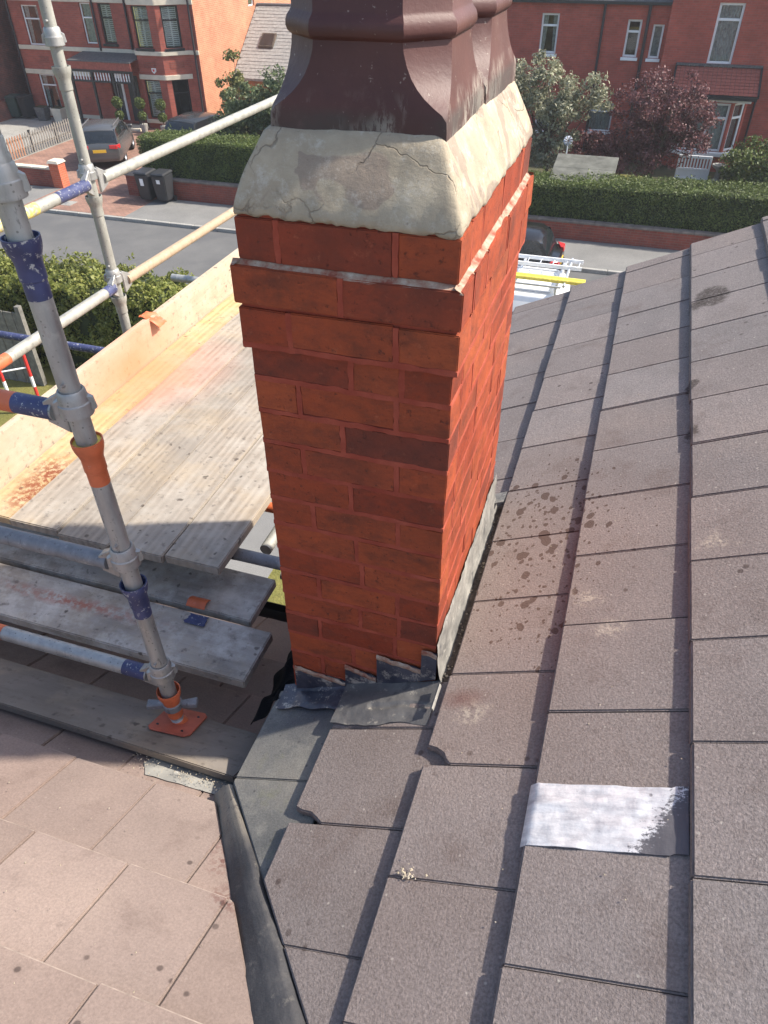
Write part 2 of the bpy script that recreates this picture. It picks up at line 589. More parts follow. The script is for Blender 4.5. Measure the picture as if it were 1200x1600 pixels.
def mat_valley():
    m = Mat('valley_lead', 0.5, 0.15, 0.5)
    n = m.noise(7, 7, 0.65)
    c = m.ramp(n, [(0.3, (0.032, 0.032, 0.036)), (0.55, (0.060, 0.058, 0.060)), (0.75, (0.13, 0.12, 0.11))])
    k = m.near((-0.54, -0.40, -1.29), 0.05, 0.24, (1, 1, 0.4), 0.15, 12)
    c = m.mix(m.math('MULTIPLY', k, 0.65), c, (0.36, 0.31, 0.24))
    k = m.math('MULTIPLY', m.ramp(m.noise(60, 4, 0.7), [(0.58, 0), (0.66, 1)]), m.near((-0.51, -0.44, -1.28), 0.03, 0.2, (1, 1, 0.4), 0.1, 12))
    c = m.mix(k, c, (0.06, 0.05, 0.045))
    k = m.ramp(m.noise(22, 7, 0.8, m.vec(off=(1, 8, 2))), [(0.56, 0), (0.68, 0.5)])
    c = m.mix(k, c, (0.22, 0.20, 0.17))
    return m.done(c, m.bump(m.noise(30, 7, 0.7), 0.6, 0.006), m.ramp(n, [(0.3, 0.45), (0.7, 0.8)]))


M_VALLEY = mat_valley()


def mat_patch():
    m = Mat('bright_lead_patch', 0.34, 0.2, 0.5)
    n = m.noise(22, 6, 0.7)
    st_ = m.noise(1.0, 6, 0.7, m.vec((14, 70, 14)))
    c = m.ramp(m.math('ADD', m.math('MULTIPLY', n, 0.5), m.math('MULTIPLY', st_, 0.5)), [(0.36, (0.40, 0.40, 0.42)), (0.5, (0.62, 0.62, 0.63)), (0.64, (0.84, 0.83, 0.82))])
    # the worn right-hand end, where the pale bloom is scraped off
    s = m.nt.nodes.new('ShaderNodeSeparateXYZ')
    m.link(m.geo.outputs['Position'], s.inputs[0])
    a = m.math('ADD', s.outputs[0], m.math('MULTIPLY', s.outputs[1], -0.55))
    a = m.math('ADD', a, m.math('MULTIPLY', m.math('SUBTRACT', m.noise(1.0, 6, 0.8, m.vec((90, 140, 90))), 0.5), 0.17))
    k = m.ramp(m.math('SUBTRACT', a, 0.30), [(0.475, 0.0), (0.486, 1.0)])
    c = m.mix(k, c, (0.10, 0.095, 0.105))
    sp = m.ramp(m.voronoi(34), [(0.10, 0.8), (0.15, 0.0)])
    bigm = m.ramp(m.noise(9, 2, 0.5, m.vec(off=(1, 1, 5))), [(0.58, 0), (0.62, 1)])
    c = m.mix(m.math('MULTIPLY', sp, bigm), c, (0.16, 0.16, 0.17))
    return m.done(c, m.bump(m.noise(40, 5, 0.7), 0.4, 0.004), m.ramp(k, [(0, 0.36), (1, 0.7)]))


M_PATCH = mat_patch()


def mat_wood(name, axis, lo, hi, grey, dust, marks=(), spray=()):
    m = Mat(name, 0.82, spec=0.3)
    sc = {'x': (0.06, 1, 1), 'y': (1, 0.06, 1)}[axis]
    v = m.vec(sc)
    r = m.math('MULTIPLY', m.oi.outputs['Random'], 7.0)
    ad = m.nt.nodes.new('ShaderNodeVectorMath'); ad.operation = 'ADD'
    cb = m.nt.nodes.new('ShaderNodeCombineXYZ'); m.link(r, cb.inputs[0]); m.link(r, cb.inputs[1]); m.link(r, cb.inputs[2])
    m.link(v, ad.inputs[0]); m.link(cb.outputs[0], ad.inputs[1])
    v = ad.outputs[0]
    g = m.wave(9, v, 9.0, 4, 0.9)
    g2 = m.noise(70, 5, 0.65, v)
    c = m.ramp(m.math('ADD', m.math('MULTIPLY', g, 0.3), m.math('MULTIPLY', g2, 0.7)), [(0.25, lo), (0.75, hi)])
    k = m.ramp(m.noise(3.2, 6, 0.65), [(0.38, 0.0), (0.62, 1.0)])
    c = m.mix(m.math('MULTIPLY', k, grey[1]), c, grey[0])
    k = m.ramp(m.noise(7, 6, 0.7, m.vec(off=(4, 4, 1))), [(0.45, 0.0), (0.66, 1.0)])
    c = m.mix(m.math('MULTIPLY', k, dust[1]), c, dust[0])
    k = m.ramp(m.noise(2.1, 5, 0.7, m.vec(off=(6, 1, 3))), [(0.50, 0.0), (0.66, 0.38)])
    c = m.mix(k, c, (0.44, 0.34, 0.22))
    c = m.objvar(c, 0.86, 1.12)
    # dark mortar and dirt splashes
    vw = m.nt.nodes.new('ShaderNodeVectorMath'); vw.operation = 'MULTIPLY_ADD'
    nw = m.nt.nodes.new('ShaderNodeTexNoise'); nw.inputs['Scale'].default_value = 22; nw.inputs['Detail'].default_value = 3
    m.link(m.geo.outputs['Position'], nw.inputs['Vector']); m.link(nw.outputs['Color'], vw.inputs[0]); vw.inputs[1].default_value = (0.05, 0.05, 0.05); m.link(m.vec(off=(1, 5, 0)), vw.inputs[2])
    d = m.ramp(m.voronoi(17, vw.outputs[0]), [(0.09, 0.85), (0.17, 0.0)])
    dz = m.ramp(m.noise(3, 2, 0.5, m.vec(off=(8, 0, 2))), [(0.46, 0), (0.56, 1)])
    c = m.mix(m.math('MULTIPLY', d, dz), c, (0.075, 0.06, 0.05))
    d = m.ramp(m.noise(30, 6, 0.7, m.vec(off=(1, 0, 6))), [(0.57, 0), (0.68, 0.6)])
    c = m.mix(d, c, (0.10, 0.085, 0.075))
    for p, r0, r1, s, col, amt in spray:
        k = m.near(p, r0, r1, s, 0.12, 9)
        c = m.mix(m.math('MULTIPLY', k, amt), c, col)
    for p, r0, r1, s, col in marks:
        k = m.math('MULTIPLY', m.near(p, r0, r1, s, 0.12, 14), m.ramp(m.noise(40, 5, 0.7), [(0.42, 0), (0.55, 1)]))
        c = m.mix(k, c, col)
    b = m.bump(g, 0.10, 0.002)
    b = m.bump(g2, 0.25, 0.002, b)
    return m.done(c, b)


ORANGE = (0.70, 0.17, 0.06)
SPRAY = [((-1.94, 1.45, -1.04), 0.03, 0.36, (1, 0.7, 1.5), (0.66, 0.20, 0.09), 0.75),
         ((-1.72, 1.55, -1.1), 0.02, 0.3, (1, 0.7, 1), (0.62, 0.24, 0.15), 0.35)]
MARKS = [((-1.80, 0.62, -1.1), 0.02, 0.14, (1, 0.8, 1), (0.20, 0.06, 0.03)),
         ((-1.79, 0.48, -1.1), 0.02, 0.12, (1, 0.8, 1), (0.22, 0.07, 0.035))]
M_BOARD_SUNNY = mat_wood('sunny_pine_board', 'y', (0.38, 0.26, 0.12), (0.54, 0.40, 0.20), ((0.34, 0.27, 0.19), 0.55), ((0.52, 0.44, 0.33), 0.5), MARKS, SPRAY)  # yellow pine tone with warm sunlight put into the colour
M_BOARD_TOE = mat_wood('toe_board_wood', 'y', (0.38, 0.285, 0.205), (0.50, 0.385, 0.285), ((0.42, 0.335, 0.26), 0.6), ((0.52, 0.44, 0.36), 0.45), (), SPRAY)
M_BOARD = mat_wood('dusty_scaffold_board', 'y', (0.19, 0.155, 0.12), (0.38, 0.325, 0.265), ((0.28, 0.25, 0.215), 0.7), ((0.43, 0.395, 0.345), 0.45), (), SPRAY)
M_BOARD_X = mat_wood('grey_scaffold_board', 'x', (0.18, 0.155, 0.13), (0.37, 0.33, 0.285), ((0.35, 0.325, 0.295), 0.7), ((0.60, 0.57, 0.52), 0.65),  # mortar dust, paled further to put fill light into the colour
                     [((-1.42, 0.16, -1.27), 0.01, 0.2, (0.45, 5.0, 1), (0.36, 0.15, 0.11))])
M_SOLE = mat_wood('sole_board_wood', 'x', (0.17, 0.14, 0.115), (0.25, 0.21, 0.175), ((0.20, 0.175, 0.15), 0.7), ((0.28, 0.25, 0.22), 0.4))


def mat_galv(name, lo, hi, rough=0.5, metallic=0.55, chip=(0.07, 0.07, 0.075)):
    m = Mat(name, rough, metallic, 0.5)
    v = m.vec((1, 1, 0.25))
    n = m.noise(30, 5, 0.65, v)
    c = m.ramp(n, [(0.3, lo), (0.7, hi)])
    k = m.ramp(m.noise(48, 5, 0.75, m.vec((1, 1, 0.3), off=(2, 1, 4))), [(0.60, 0), (0.68, 0.65)])
    c = m.mix(k, c, chip)
    k = m.ramp(m.noise(19, 5, 0.7, m.vec(off=(7, 2, 2))), [(0.58, 0), (0.70, 0.5)])
    c = m.mix(k, c, (0.52, 0.51, 0.47))
    k = m.ramp(m.noise(14, 7, 0.8, m.vec((1, 1, 0.5), off=(1, 9, 2))), [(0.60, 0), (0.72, 0.45)])
    c = m.mix(k, c, (0.20, 0.12, 0.07))
    k = m.ramp(m.voronoi(55, m.vec(off=(3, 3, 3))), [(0.10, 0.6), (0.16, 0.0)])
    c = m.mix(k, c, (0.11, 0.105, 0.10))
    return m.done(c, m.bump(m.noise(90, 4, 0.7), 0.2, 0.002), m.ramp(n, [(0.3, rough - 0.08), (0.7, rough + 0.15)]))


M_GALV = mat_galv('galvanised_tube', (0.30, 0.305, 0.295), (0.46, 0.46, 0.44))
M_GALV_LIGHT = mat_galv('pale_galvanised_tube', (0.26, 0.255, 0.225), (0.40, 0.39, 0.345), 0.6, 0.25, (0.15, 0.145, 0.125))
M_GALV_DARK = mat_galv('dull_tube', (0.16, 0.165, 0.175), (0.27, 0.275, 0.285), 0.6, 0.35)
M_FORGED = mat_galv('forged_cup', (0.28, 0.28, 0.27), (0.44, 0.43, 0.41), 0.5, 0.6)


def mat_paint(name, col, chip=(0.40, 0.40, 0.39), amt=0.64):
    m = Mat(name, 0.5, 0.0, 0.45)
    n = m.noise(18, 5)
    c = m.ramp(n, [(0.3, tuple(x * 0.75 for x in col)), (0.7, tuple(min(1, x * 1.2) for x in col))])
    k = m.ramp(m.noise(60, 5, 0.75, m.vec(off=(3, 3, 0))), [(amt, 0), (amt + 0.03, 0.9)])
    c = m.mix(k, c, chip)
    return m.done(c, m.bump(n, 0.2, 0.002))


M_BLUE = mat_paint('blue_paint', (0.050, 0.058, 0.135), amt=0.585)
M_ORANGE = mat_paint('orange_paint', (0.58, 0.14, 0.055), amt=0.63)
M_YELLOWISH = mat_paint('worn_yellow_paint', (0.62, 0.52, 0.13), (0.36, 0.35, 0.31), 0.50)
M_YELLOW = mat_paint('yellow_paint', (0.75, 0.60, 0.10), amt=0.66)
M_TIMBER_RAIL = mat_galv('buff_rail', (0.30, 0.22, 0.145), (0.42, 0.31, 0.21), 0.65, 0.0, (0.20, 0.15, 0.10))
M_REDPLATE = mat_paint('red_oxide_plate', (0.42, 0.10, 0.06), (0.08, 0.05, 0.05), 0.66)

M_FELT = plain('black_felt', (0.006, 0.006, 0.007), 0.95, spec=0.1, var=0.4, bump=0.6, bscale=40)
M_BLACKPLASTIC = plain('black_plastic', (0.018, 0.018, 0.02), 0.4)
M_GRAVEL = plain('moss_debris', (0.075, 0.058, 0.046), 0.95, var=0.6, scale=80, bump=0.8, bscale=120)


def mat_far_brick(name, b1, b2, mort, blotch=0.0):
    m = Mat(name, 0.85, spec=0.25)
    s = m.nt.nodes.new('ShaderNodeSeparateXYZ')
    m.link(m.geo.outputs['Position'], s.inputs[0])
    c = m.nt.nodes.new('ShaderNodeCombineXYZ')
    m.link(m.math('ADD', s.outputs[0], s.outputs[1]), c.inputs[0])
    m.link(s.outputs[2], c.inputs[1])
    b = m.nt.nodes.new('ShaderNodeTexBrick')
    m.link(c.outputs[0], b.inputs['Vector'])
    b.inputs['Scale'].default_value = 1.0
    b.inputs['Brick Width'].default_value = 0.225
    b.inputs['Row Height'].default_value = 0.077
    b.inputs['Mortar Size'].default_value = 0.007
    b.inputs['Mortar Smooth'].default_value = 0.3
    b.inputs['Bias'].default_value = -0.1
    b.inputs['Color1'].default_value = (*b1, 1)
    b.inputs['Color2'].default_value = (*b2, 1)
    b.inputs['Mortar'].default_value = (*mort, 1)
    n = m.noise(1.6, 6, 0.65)
    col = m.mix(1.0, b.outputs['Color'], m.ramp(n, [(0.3, 0.78), (0.7, 1.15)]), 'MULTIPLY')
    if blotch:
        k = m.ramp(m.noise(2.5, 6, 0.7, m.vec(off=(4, 0, 7))), [(0.4, 0), (0.65, blotch)])
        col = m.mix(k, col, (0.07, 0.05, 0.045))
    return m.done(col, m.bump(b.outputs['Fac'], -0.4, 0.01))


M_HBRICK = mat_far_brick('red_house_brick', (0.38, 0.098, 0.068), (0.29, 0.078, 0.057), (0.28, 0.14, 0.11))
M_HBRICK2 = mat_far_brick('bright_red_house_brick', (0.42, 0.092, 0.064), (0.33, 0.076, 0.055), (0.32, 0.13, 0.10))
M_HBRICK_SIDE = mat_far_brick('sunlit_orange_brick', (0.50, 0.205, 0.115), (0.44, 0.17, 0.095), (0.48, 0.33, 0.23))  # house brick turned brighter orange, with the sunlight put into its colour
M_HBRICK_SHADE = mat_far_brick('shade_dark_brick', (0.22, 0.075, 0.055), (0.16, 0.06, 0.05), (0.2, 0.15, 0.13), 0.6)  # dark blotchy brick, with the next house's shade put into its colour
M_WALLBRICK = mat_far_brick('garden_wall_brick', (0.30, 0.075, 0.05), (0.23, 0.06, 0.045), (0.24, 0.14, 0.11), 0.25)
M_PIER = mat_far_brick('orange_pier_brick', (0.50, 0.12, 0.06), (0.42, 0.10, 0.05), (0.42, 0.2, 0.14))
M_COPE = plain('grimy_coping', (0.17, 0.14, 0.12), 0.9, var=0.35, scale=4)
M_STONE = plain('cream_stone', (0.60, 0.53, 0.42), 0.85, var=0.12, scale=3)
M_WHITE = plain('white_upvc', (0.78, 0.78, 0.78), 0.4, var=0.04)
M_BLACKFRAME = plain('black_frame', (0.015, 0.015, 0.017), 0.35)
M_BLACKPAINT = plain('black_paint', (0.018, 0.018, 0.02), 0.45)
M_PIPE = plain('dark_downpipe', (0.035, 0.025, 0.028), 0.5)
M_SLATE = plain('grey_slate', (0.30, 0.29, 0.27), 0.7, var=0.25, scale=9)
M_SLATE_DARK = plain('dark_slate', (0.10, 0.10, 0.105), 0.7, var=0.25, scale=5)
M_REDTILE = plain('red_clay_tile', (0.30, 0.085, 0.06), 0.8, var=0.25, scale=12)
M_SHUTTER = plain('white_shutter', (0.84, 0.84, 0.84), 0.5, var=0.05)
M_CURTAIN = plain('net_curtain', (0.55, 0.56, 0.56), 0.9, var=0.3, scale=9)
M_ROOM = plain('dim_room', (0.06, 0.055, 0.05), 0.9, var=0.5, scale=2)
M_DOORGLASS = plain('door_dark', (0.03, 0.03, 0.035), 0.25)


def mat_glass():
    m = Mat('window_glass', 0.03, 0.0, 0.5)
    m.b.inputs['Transmission Weight'].default_value = 0.0
    nt = m.nt
    tr = nt.nodes.new('ShaderNodeBsdfTransparent')
    gl = nt.nodes.new('ShaderNodeBsdfGlossy')
    gl.inputs['Roughness'].default_value = 0.03
    fr = nt.nodes.new('ShaderNodeFresnel'); fr.inputs[0].default_value = 1.52
    k = m.math('ADD', m.math('MULTIPLY', fr.outputs[0], 0.7), 0.0, True)
    mx = nt.nodes.new('ShaderNodeMixShader')
    m.link(k, mx.inputs[0]); m.link(tr.outputs[0], mx.inputs[1]); m.link(gl.outputs[0], mx.inputs[2])
    m.link(mx.outputs[0], nt.nodes['Material Output'].inputs[0])
    tr.inputs[0].default_value = (0.85, 0.88, 0.87, 1)
    return m.m


M_GLASS = mat_glass()


def mat_ground(name, lo, hi, scale=2.0, fine=40, bumpd=0.01, patch=None):
    m = Mat(name, 0.95, spec=0.2)
    c = m.ramp(m.noise(scale, 7, 0.65), [(0.3, lo), (0.7, hi)])
    c = m.mix(1.0, c, m.ramp(m.noise(fine, 4, 0.7), [(0.3, 0.75), (0.7, 1.25)]), 'MULTIPLY')
    if patch:
        k = m.ramp(m.noise(0.5, 4, 0.6, m.vec(off=(3, 3, 3))), [(0.5, 0), (0.6, 0.7)])
        c = m.mix(k, c, patch)
    return m.done(c, m.bump(m.noise(fine, 5), 0.5, bumpd))


M_GRASS = mat_ground('lawn', (0.10, 0.105, 0.03), (0.20, 0.175, 0.055), 1.2, 30, 0.05)
M_ASPHALT = mat_ground('asphalt', (0.10, 0.10, 0.10), (0.14, 0.137, 0.133), 0.7, 60, 0.005, (0.10, 0.10, 0.102))
M_PAVE = mat_ground('tarmac_pavement', (0.15, 0.148, 0.142), (0.205, 0.20, 0.19), 0.9, 60, 0.005)
M_KERB = mat_ground('stone_kerb', (0.26, 0.25, 0.23), (0.36, 0.35, 0.32), 2.0, 30, 0.005)
M_CONC = mat_ground('pale_concrete', (0.24, 0.23, 0.21), (0.33, 0.32, 0.29), 0.9, 20, 0.005)
M_SOIL = mat_ground('garden_soil', (0.05, 0.05, 0.03), (0.09, 0.085, 0.045), 2, 20, 0.03)


def mat_blockpave():
    m = Mat('brick_paviours', 0.9, spec=0.25)
    b = m.nt.nodes.new('ShaderNodeTexBrick')
    m.link(m.geo.outputs['Position'], b.inputs['Vector'])
    b.inputs['Scale'].default_value = 1.0
    b.inputs['Brick Width'].default_value = 0.21
    b.inputs['Row Height'].default_value = 0.105
    b.inputs['Mortar Size'].default_value = 0.008
    b.inputs['Color1'].default_value = (0.30, 0.17, 0.125, 1)
    b.inputs['Color2'].default_value = (0.23, 0.13, 0.10, 1)
    b.inputs['Mortar'].default_value = (0.13, 0.10, 0.08, 1)
    return m.done(m.mix(1.0, b.outputs['Color'], m.ramp(m.noise(1.3, 5), [(0.3, 0.8), (0.7, 1.2)]), 'MULTIPLY'))


M_BLOCK = mat_blockpave()


def mat_leaf(name, cols, trans=0.25):
    m = Mat(name, 0.55, spec=0.4)
    c = m.ramp(m.geo.outputs['Random Per Island'], [(i / (len(cols) - 1), k) for i, k in enumerate(cols)])
    c = m.mix(1.0, c, m.ramp(m.noise(1.4, 3), [(0.3, 0.75), (0.7, 1.2)]), 'MULTIPLY')
    m.done(c)
    tr = m.nt.nodes.new('ShaderNodeBsdfTranslucent')
    m.link(c, tr.inputs[0])
    mx = m.nt.nodes.new('ShaderNodeMixShader')
    mx.inputs[0].default_value = trans
    m.link(m.b.outputs[0], mx.inputs[1]); m.link(tr.outputs[0], mx.inputs[2])
    m.link(mx.outputs[0], m.nt.nodes['Material Output'].inputs[0])
    return m.m


M_HEDGE = mat_leaf('privet_leaf', [(0.065, 0.09, 0.022), (0.10, 0.135, 0.032), (0.15, 0.185, 0.05)])
M_HEDGE_Y = mat_leaf('golden_privet_leaf', [(0.13, 0.155, 0.035), (0.21, 0.235, 0.055), (0.31, 0.31, 0.09)], 0.4)
M_HEDGECORE = plain('hedge_core', (0.022, 0.032, 0.010), 0.9, var=0.4)
M_LEAF_G = mat_leaf('laurel_leaf', [(0.075, 0.105, 0.045), (0.12, 0.155, 0.07), (0.19, 0.22, 0.105)])
M_LEAF_S = mat_leaf('silvery_leaf', [(0.17, 0.185, 0.105), (0.29, 0.29, 0.185), (0.44, 0.42, 0.30)])
M_LEAF_P = mat_leaf('purple_leaf', [(0.085, 0.033, 0.038), (0.14, 0.058, 0.062), (0.24, 0.105, 0.10)])
M_LEAF_PINK = mat_leaf('pink_blossom', [(0.34, 0.20, 0.12), (0.46, 0.29, 0.2), (0.2, 0.2, 0.09)])
M_LEAF_YG = mat_leaf('yellow_green_leaf', [(0.11, 0.125, 0.035), (0.18, 0.185, 0.06), (0.24, 0.22, 0.09)])
M_BARK = plain('bark', (0.10, 0.075, 0.055), 0.9, var=0.4, bump=0.5)
M_FENCE_OLD = plain('weathered_fence', (0.17, 0.16, 0.14), 0.85, var=0.3, scale=9)
M_PICKET = plain('grey_picket', (0.20, 0.185, 0.165), 0.8, var=0.2)
M_PICKET_BROWN = plain('brown_picket', (0.30, 0.16, 0.10), 0.8, var=0.2)
M_SHEDROOF = plain('grey_felt_roof', (0.115, 0.115, 0.10), 0.95, var=0.35, scale=3, spec=0.2)
M_SHED = plain('pale_shed_boards', (0.34, 0.33, 0.30), 0.8, var=0.2)
M_BIN = plain('dark_grey_bin', (0.030, 0.031, 0.034), 0.45)
M_BINGREEN = plain('green_bin', (0.03, 0.05, 0.045), 0.5)

M_CARGREY = plain('grey_car_paint', (0.12, 0.122, 0.125), 0.25, 0.5, var=0.03)
M_CARBLACK = plain('black_car_paint', (0.012, 0.012, 0.014), 0.18, 0.1, var=0.03)
M_CARDARK = plain('dark_blue_car_paint', (0.05, 0.055, 0.06), 0.2, 0.4, var=0.03)
M_VAN = plain('white_van_paint', (0.74, 0.75, 0.76), 0.35, var=0.03)
M_CARGLASS = plain('car_glass', (0.014, 0.017, 0.02), 0.06, spec=0.6)
M_TYRE = plain('tyre_rubber', (0.015, 0.015, 0.015), 0.9)
M_RIM = plain('alloy_rim', (0.40, 0.40, 0.41), 0.35, 0.8)
M_REDLENS = plain('red_lens', (0.45, 0.02, 0.02), 0.15)
M_CLEARLENS = plain('clear_lens', (0.75, 0.75, 0.75), 0.15)
M_PLATE_Y = plain('yellow_number_plate', (0.80, 0.48, 0.03), 0.5, var=0.03)
M_PLATE_TXT = plain('black_lettering', (0.01, 0.01, 0.01), 0.6)
M_ALU = plain('aluminium', (0.62, 0.63, 0.64), 0.4, 0.6, var=0.06)
M_RED = plain('red_plastic', (0.55, 0.035, 0.03), 0.45)
M_WHITEPL = plain('white_plastic', (0.75, 0.75, 0.75), 0.5)


def lpart(mb, name, mat, t, bevel=0.0, seg=1, sharp=30):
    # a part whose geometry is written in its thing's own frame
    o = mb.build(name, mat, None, bevel, seg, sharp)
    o.parent = t
    return o


def clip(poly, a, b, c):
    # keep a*x + b*y <= c
    out = []
    n = len(poly)
    for i in range(n):
        p = poly[i]; q = poly[(i + 1) % n]
        dp = a * p[0] + b * p[1] - c
        dq = a * q[0] + b * q[1] - c
        if dp <= 0:
            out.append(p)
        if dp * dq < 0:
            t = dp / (dp - dq)
            out.append((p[0] + t * (q[0] - p[0]), p[1] + t * (q[1] - p[1])))
    return out


def line_clip(poly, p, q, side):
    # half plane of the line p->q; side=+1 keeps the left of it
    a = (q[1] - p[1]) * side
    b = -(q[0] - p[0]) * side
    return clip(poly, a, b, a * p[0] + b * p[1])


def area(poly):
    return 0.5 * sum(poly[i][0] * poly[(i + 1) % len(poly)][1] - poly[(i + 1) % len(poly)][0] * poly[i][1] for i in range(len(poly)))


def sheet(nu, nv, fn, thick=0.0):
    # grid of points fn(u, v), u and v in 0..1, with a real thickness
    mb = MB()
    V = [fn(i / nu, j / nv) for j in range(nv + 1) for i in range(nu + 1)]
    F = [(j * (nu + 1) + i, j * (nu + 1) + i + 1, (j + 1) * (nu + 1) + i + 1, (j + 1) * (nu + 1) + i) for j in range(nv) for i in range(nu)]
    if thick:
        n = len(V)
        V2 = [(p[0], p[1], p[2] - thick) for p in V]
        F2 = [tuple(reversed([k + n for k in q])) for q in F]
        rim = [i for i in range(nu + 1)] + [j * (nu + 1) + nu for j in range(1, nv + 1)] + \
              [nv * (nu + 1) + i for i in range(nu - 1, -1, -1)] + [j * (nu + 1) for j in range(nv - 1, 0, -1)]
        R = [(rim[k], rim[(k + 1) % len(rim)], rim[(k + 1) % len(rim)] + n, rim[k] + n) for k in range(len(rim))]
        mb.add(V + V2, F + F2 + R)
    else:
        mb.add(V, F)
    return mb


def nz(x, y, z=0.0, s=1.0):
    return noise.noise(Vector((x * s, y * s, z * s)))


# ================================================================== large structure: ground and street
def slab(name, x0, x1, y0, y1, z, mat, th=0.03):
    o = MB().box(x0, x1, y0, y1, z - th, z).build(name, mat, None, sharp=0)
    o['kind'] = 'structure'
    return o


slab('ground', -400, 400, -300, 500, G - 0.012, M_GRASS, 0.5)
KERB_N, KERB_F = 13.3, 20.9
slab('road', -150, 150, KERB_N, KERB_F, G, M_ASPHALT, 0.012 + 0.2)
PZ = G + 0.11
slab('pavement', -150, 150, KERB_F + 0.13, 23.3, PZ, M_PAVE, 0.3)
slab('pavement_near', -150, 150, 11.9, KERB_N - 0.13, PZ, M_PAVE, 0.3)
kb = MB()
for i in range(-60, 40):
    kb.box(i * 0.92, i * 0.92 + 0.91, KERB_F, KERB_F + 0.125, G - 0.2, PZ + 0.004)
    kb.box(i * 0.92, i * 0.92 + 0.91, KERB_N - 0.125, KERB_N, G - 0.2, PZ + 0.004)
ko = kb.build('kerb', M_KERB, None, bevel=0.012)
ko['kind'] = 'structure'
slab('driveway', -20.4, -17.7, 23.3, 33.0, PZ + 0.004, M_BLOCK, 0.3)
slab('driveway_crossing', -20.9, -16.6, KERB_F + 0.14, 23.3, PZ + 0.004, M_BLOCK, 0.02)
slab('driveway_pale', -36, -25.5, 23.6, 33.9, PZ + 0.004, M_CONC, 0.3)
slab('driveway_inner', -25.4, -20.4, 23.7, 33.9, PZ, M_BLOCK, 0.3)
slab('front_garden', -17.6, 12, 23.7, 34.0, PZ - 0.004, M_SOIL, 0.3)
slab('lawn', -1.9, 0.5, 26.5, 31.5, PZ + 0.004, M_GRASS, 0.05)
slab('garden_path', -9.0, -4.2, 3.2, 11.8, G, M_PAVE, 0.1)
dc = MB().box(-20.0, -19.2, 21.5, 22.0, PZ + 0.005, PZ + 0.012)
do = dc.build('drain_cover', M_CONC, None)
tag(do, 'pale square drain cover let into the far pavement', 'drain cover')
dm = MB().box(-19.75, -19.45, 21.66, 21.84, PZ + 0.012, PZ + 0.016).build('lid', M_GALV_DARK, do)

# ================================================================== our house: walls and two tiled roofs
T = 0.53
Z0 = -0.97
ZL = -1.494
main_z = lambda x: Z0 + T * x
low_z = lambda y: ZL - T * y

house = thing('house', 'house with brown concrete tile roofs that the red chimney stands on', 'house', (1.0, 0.5, G))
RIDGE = 2.32
wall = MB()
# main block: gable walls follow the roof
for y0, y1 in ((2.62, 2.74), (-3.2, -3.08)):
    prof = [(-0.40, G), (5.04, G), (5.04, main_z(-0.40) - 0.09), (RIDGE, main_z(RIDGE) - 0.09), (-0.40, main_z(-0.40) - 0.09)]
    wall.prism([(p[0], y0, p[1]) for p in prof], [(p[0], y1, p[1]) for p in prof])
wall.box(-0.40, -0.28, -3.08, 2.62, G, main_z(-0.40) - 0.10)
wall.box(4.92, 5.04, -3.08, 2.62, G, main_z(-0.40) - 0.10)
# lower wing to the left
wall.box(-3.2, -0.42, 0.60, 0.72, G, low_z(0.72) - 0.06)
prof = [(-3.08, G), (0.60, G), (0.60, low_z(0.60) - 0.08), (-2.55, low_z(-2.55) - 0.08), (-3.08, low_z(-2.0) - 0.08)]
wall.prism([(-3.2, p[0], p[1]) for p in prof], [(-3.08, p[0], p[1]) for p in prof])
wall.build('wall', M_HBRICK, house, sharp=0)

deck = MB()
deck.hexa([(-0.47, -3.1, main_z(-0.47) - 0.075), (RIDGE, -3.1, main_z(RIDGE) - 0.075), (RIDGE, 2.76, main_z(RIDGE) - 0.075), (-0.47, 2.76, main_z(-0.47) - 0.075),
           (-0.47, -3.1, main_z(-0.47) - 0.045), (RIDGE, -3.1, main_z(RIDGE) - 0.045), (RIDGE, 2.76, main_z(RIDGE) - 0.045), (-0.47, 2.76, main_z(-0.47) - 0.045)])
deck.hexa([(RIDGE, -3.1, main_z(RIDGE) - 0.075), (5.15, -3.1, main_z(-0.51) - 0.075), (5.15, 2.80, main_z(-0.51) - 0.075), (RIDGE, 2.80, main_z(RIDGE) - 0.075),
           (RIDGE, -3.1, main_z(RIDGE) + 0.005), (5.15, -3.1, main_z(-0.51) + 0.005), (5.15, 2.80, main_z(-0.51) + 0.005), (RIDGE, 2.80, main_z(RIDGE) + 0.005)])
main_roof = deck.build('main_roof', M_TILE, house, sharp=0)
main_roof['label'] = 'brown concrete tile roof slope right of the chimney'
deck = MB()
deck.hexa([(-3.3, -2.6, low_z(-2.6) - 0.07), (-0.42, -2.6, low_z(-2.6) - 0.07), (-0.42, 0.80, low_z(0.80) - 0.07), (-3.3, 0.80, low_z(0.80) - 0.07),
           (-3.3, -2.6, low_z(-2.6) - 0.04), (-0.42, -2.6, low_z(-2.6) - 0.04), (-0.42, 0.80, low_z(0.80) - 0.04), (-3.3, 0.80, low_z(0.80) - 0.04)])
low_roof = deck.build('lower_roof', M_FELT, house, sharp=0)
low_roof['label'] = 'pinkish brown lower roof slope under the scaffold'

VR0, VR1 = (-0.025, -0.869), (-0.494, -0.335)        # cut edge of the main slope along the valley
VL0, VL1 = (-0.129, -0.893), (-0.566, -0.343)        # cut edge of the lower slope along the valley
TAILS = [-0.495, -0.256, 0.045, 0.312, 0.603, 0.893, 1.180, 1.468, 1.755, 2.043, 2.33]
PHASE = [-0.320, -0.450, 0.002, -0.146, 0.0415, -0.10, 0.05, -0.10, 0.04, -0.1]
W = 0.287
VERGE = 2.82


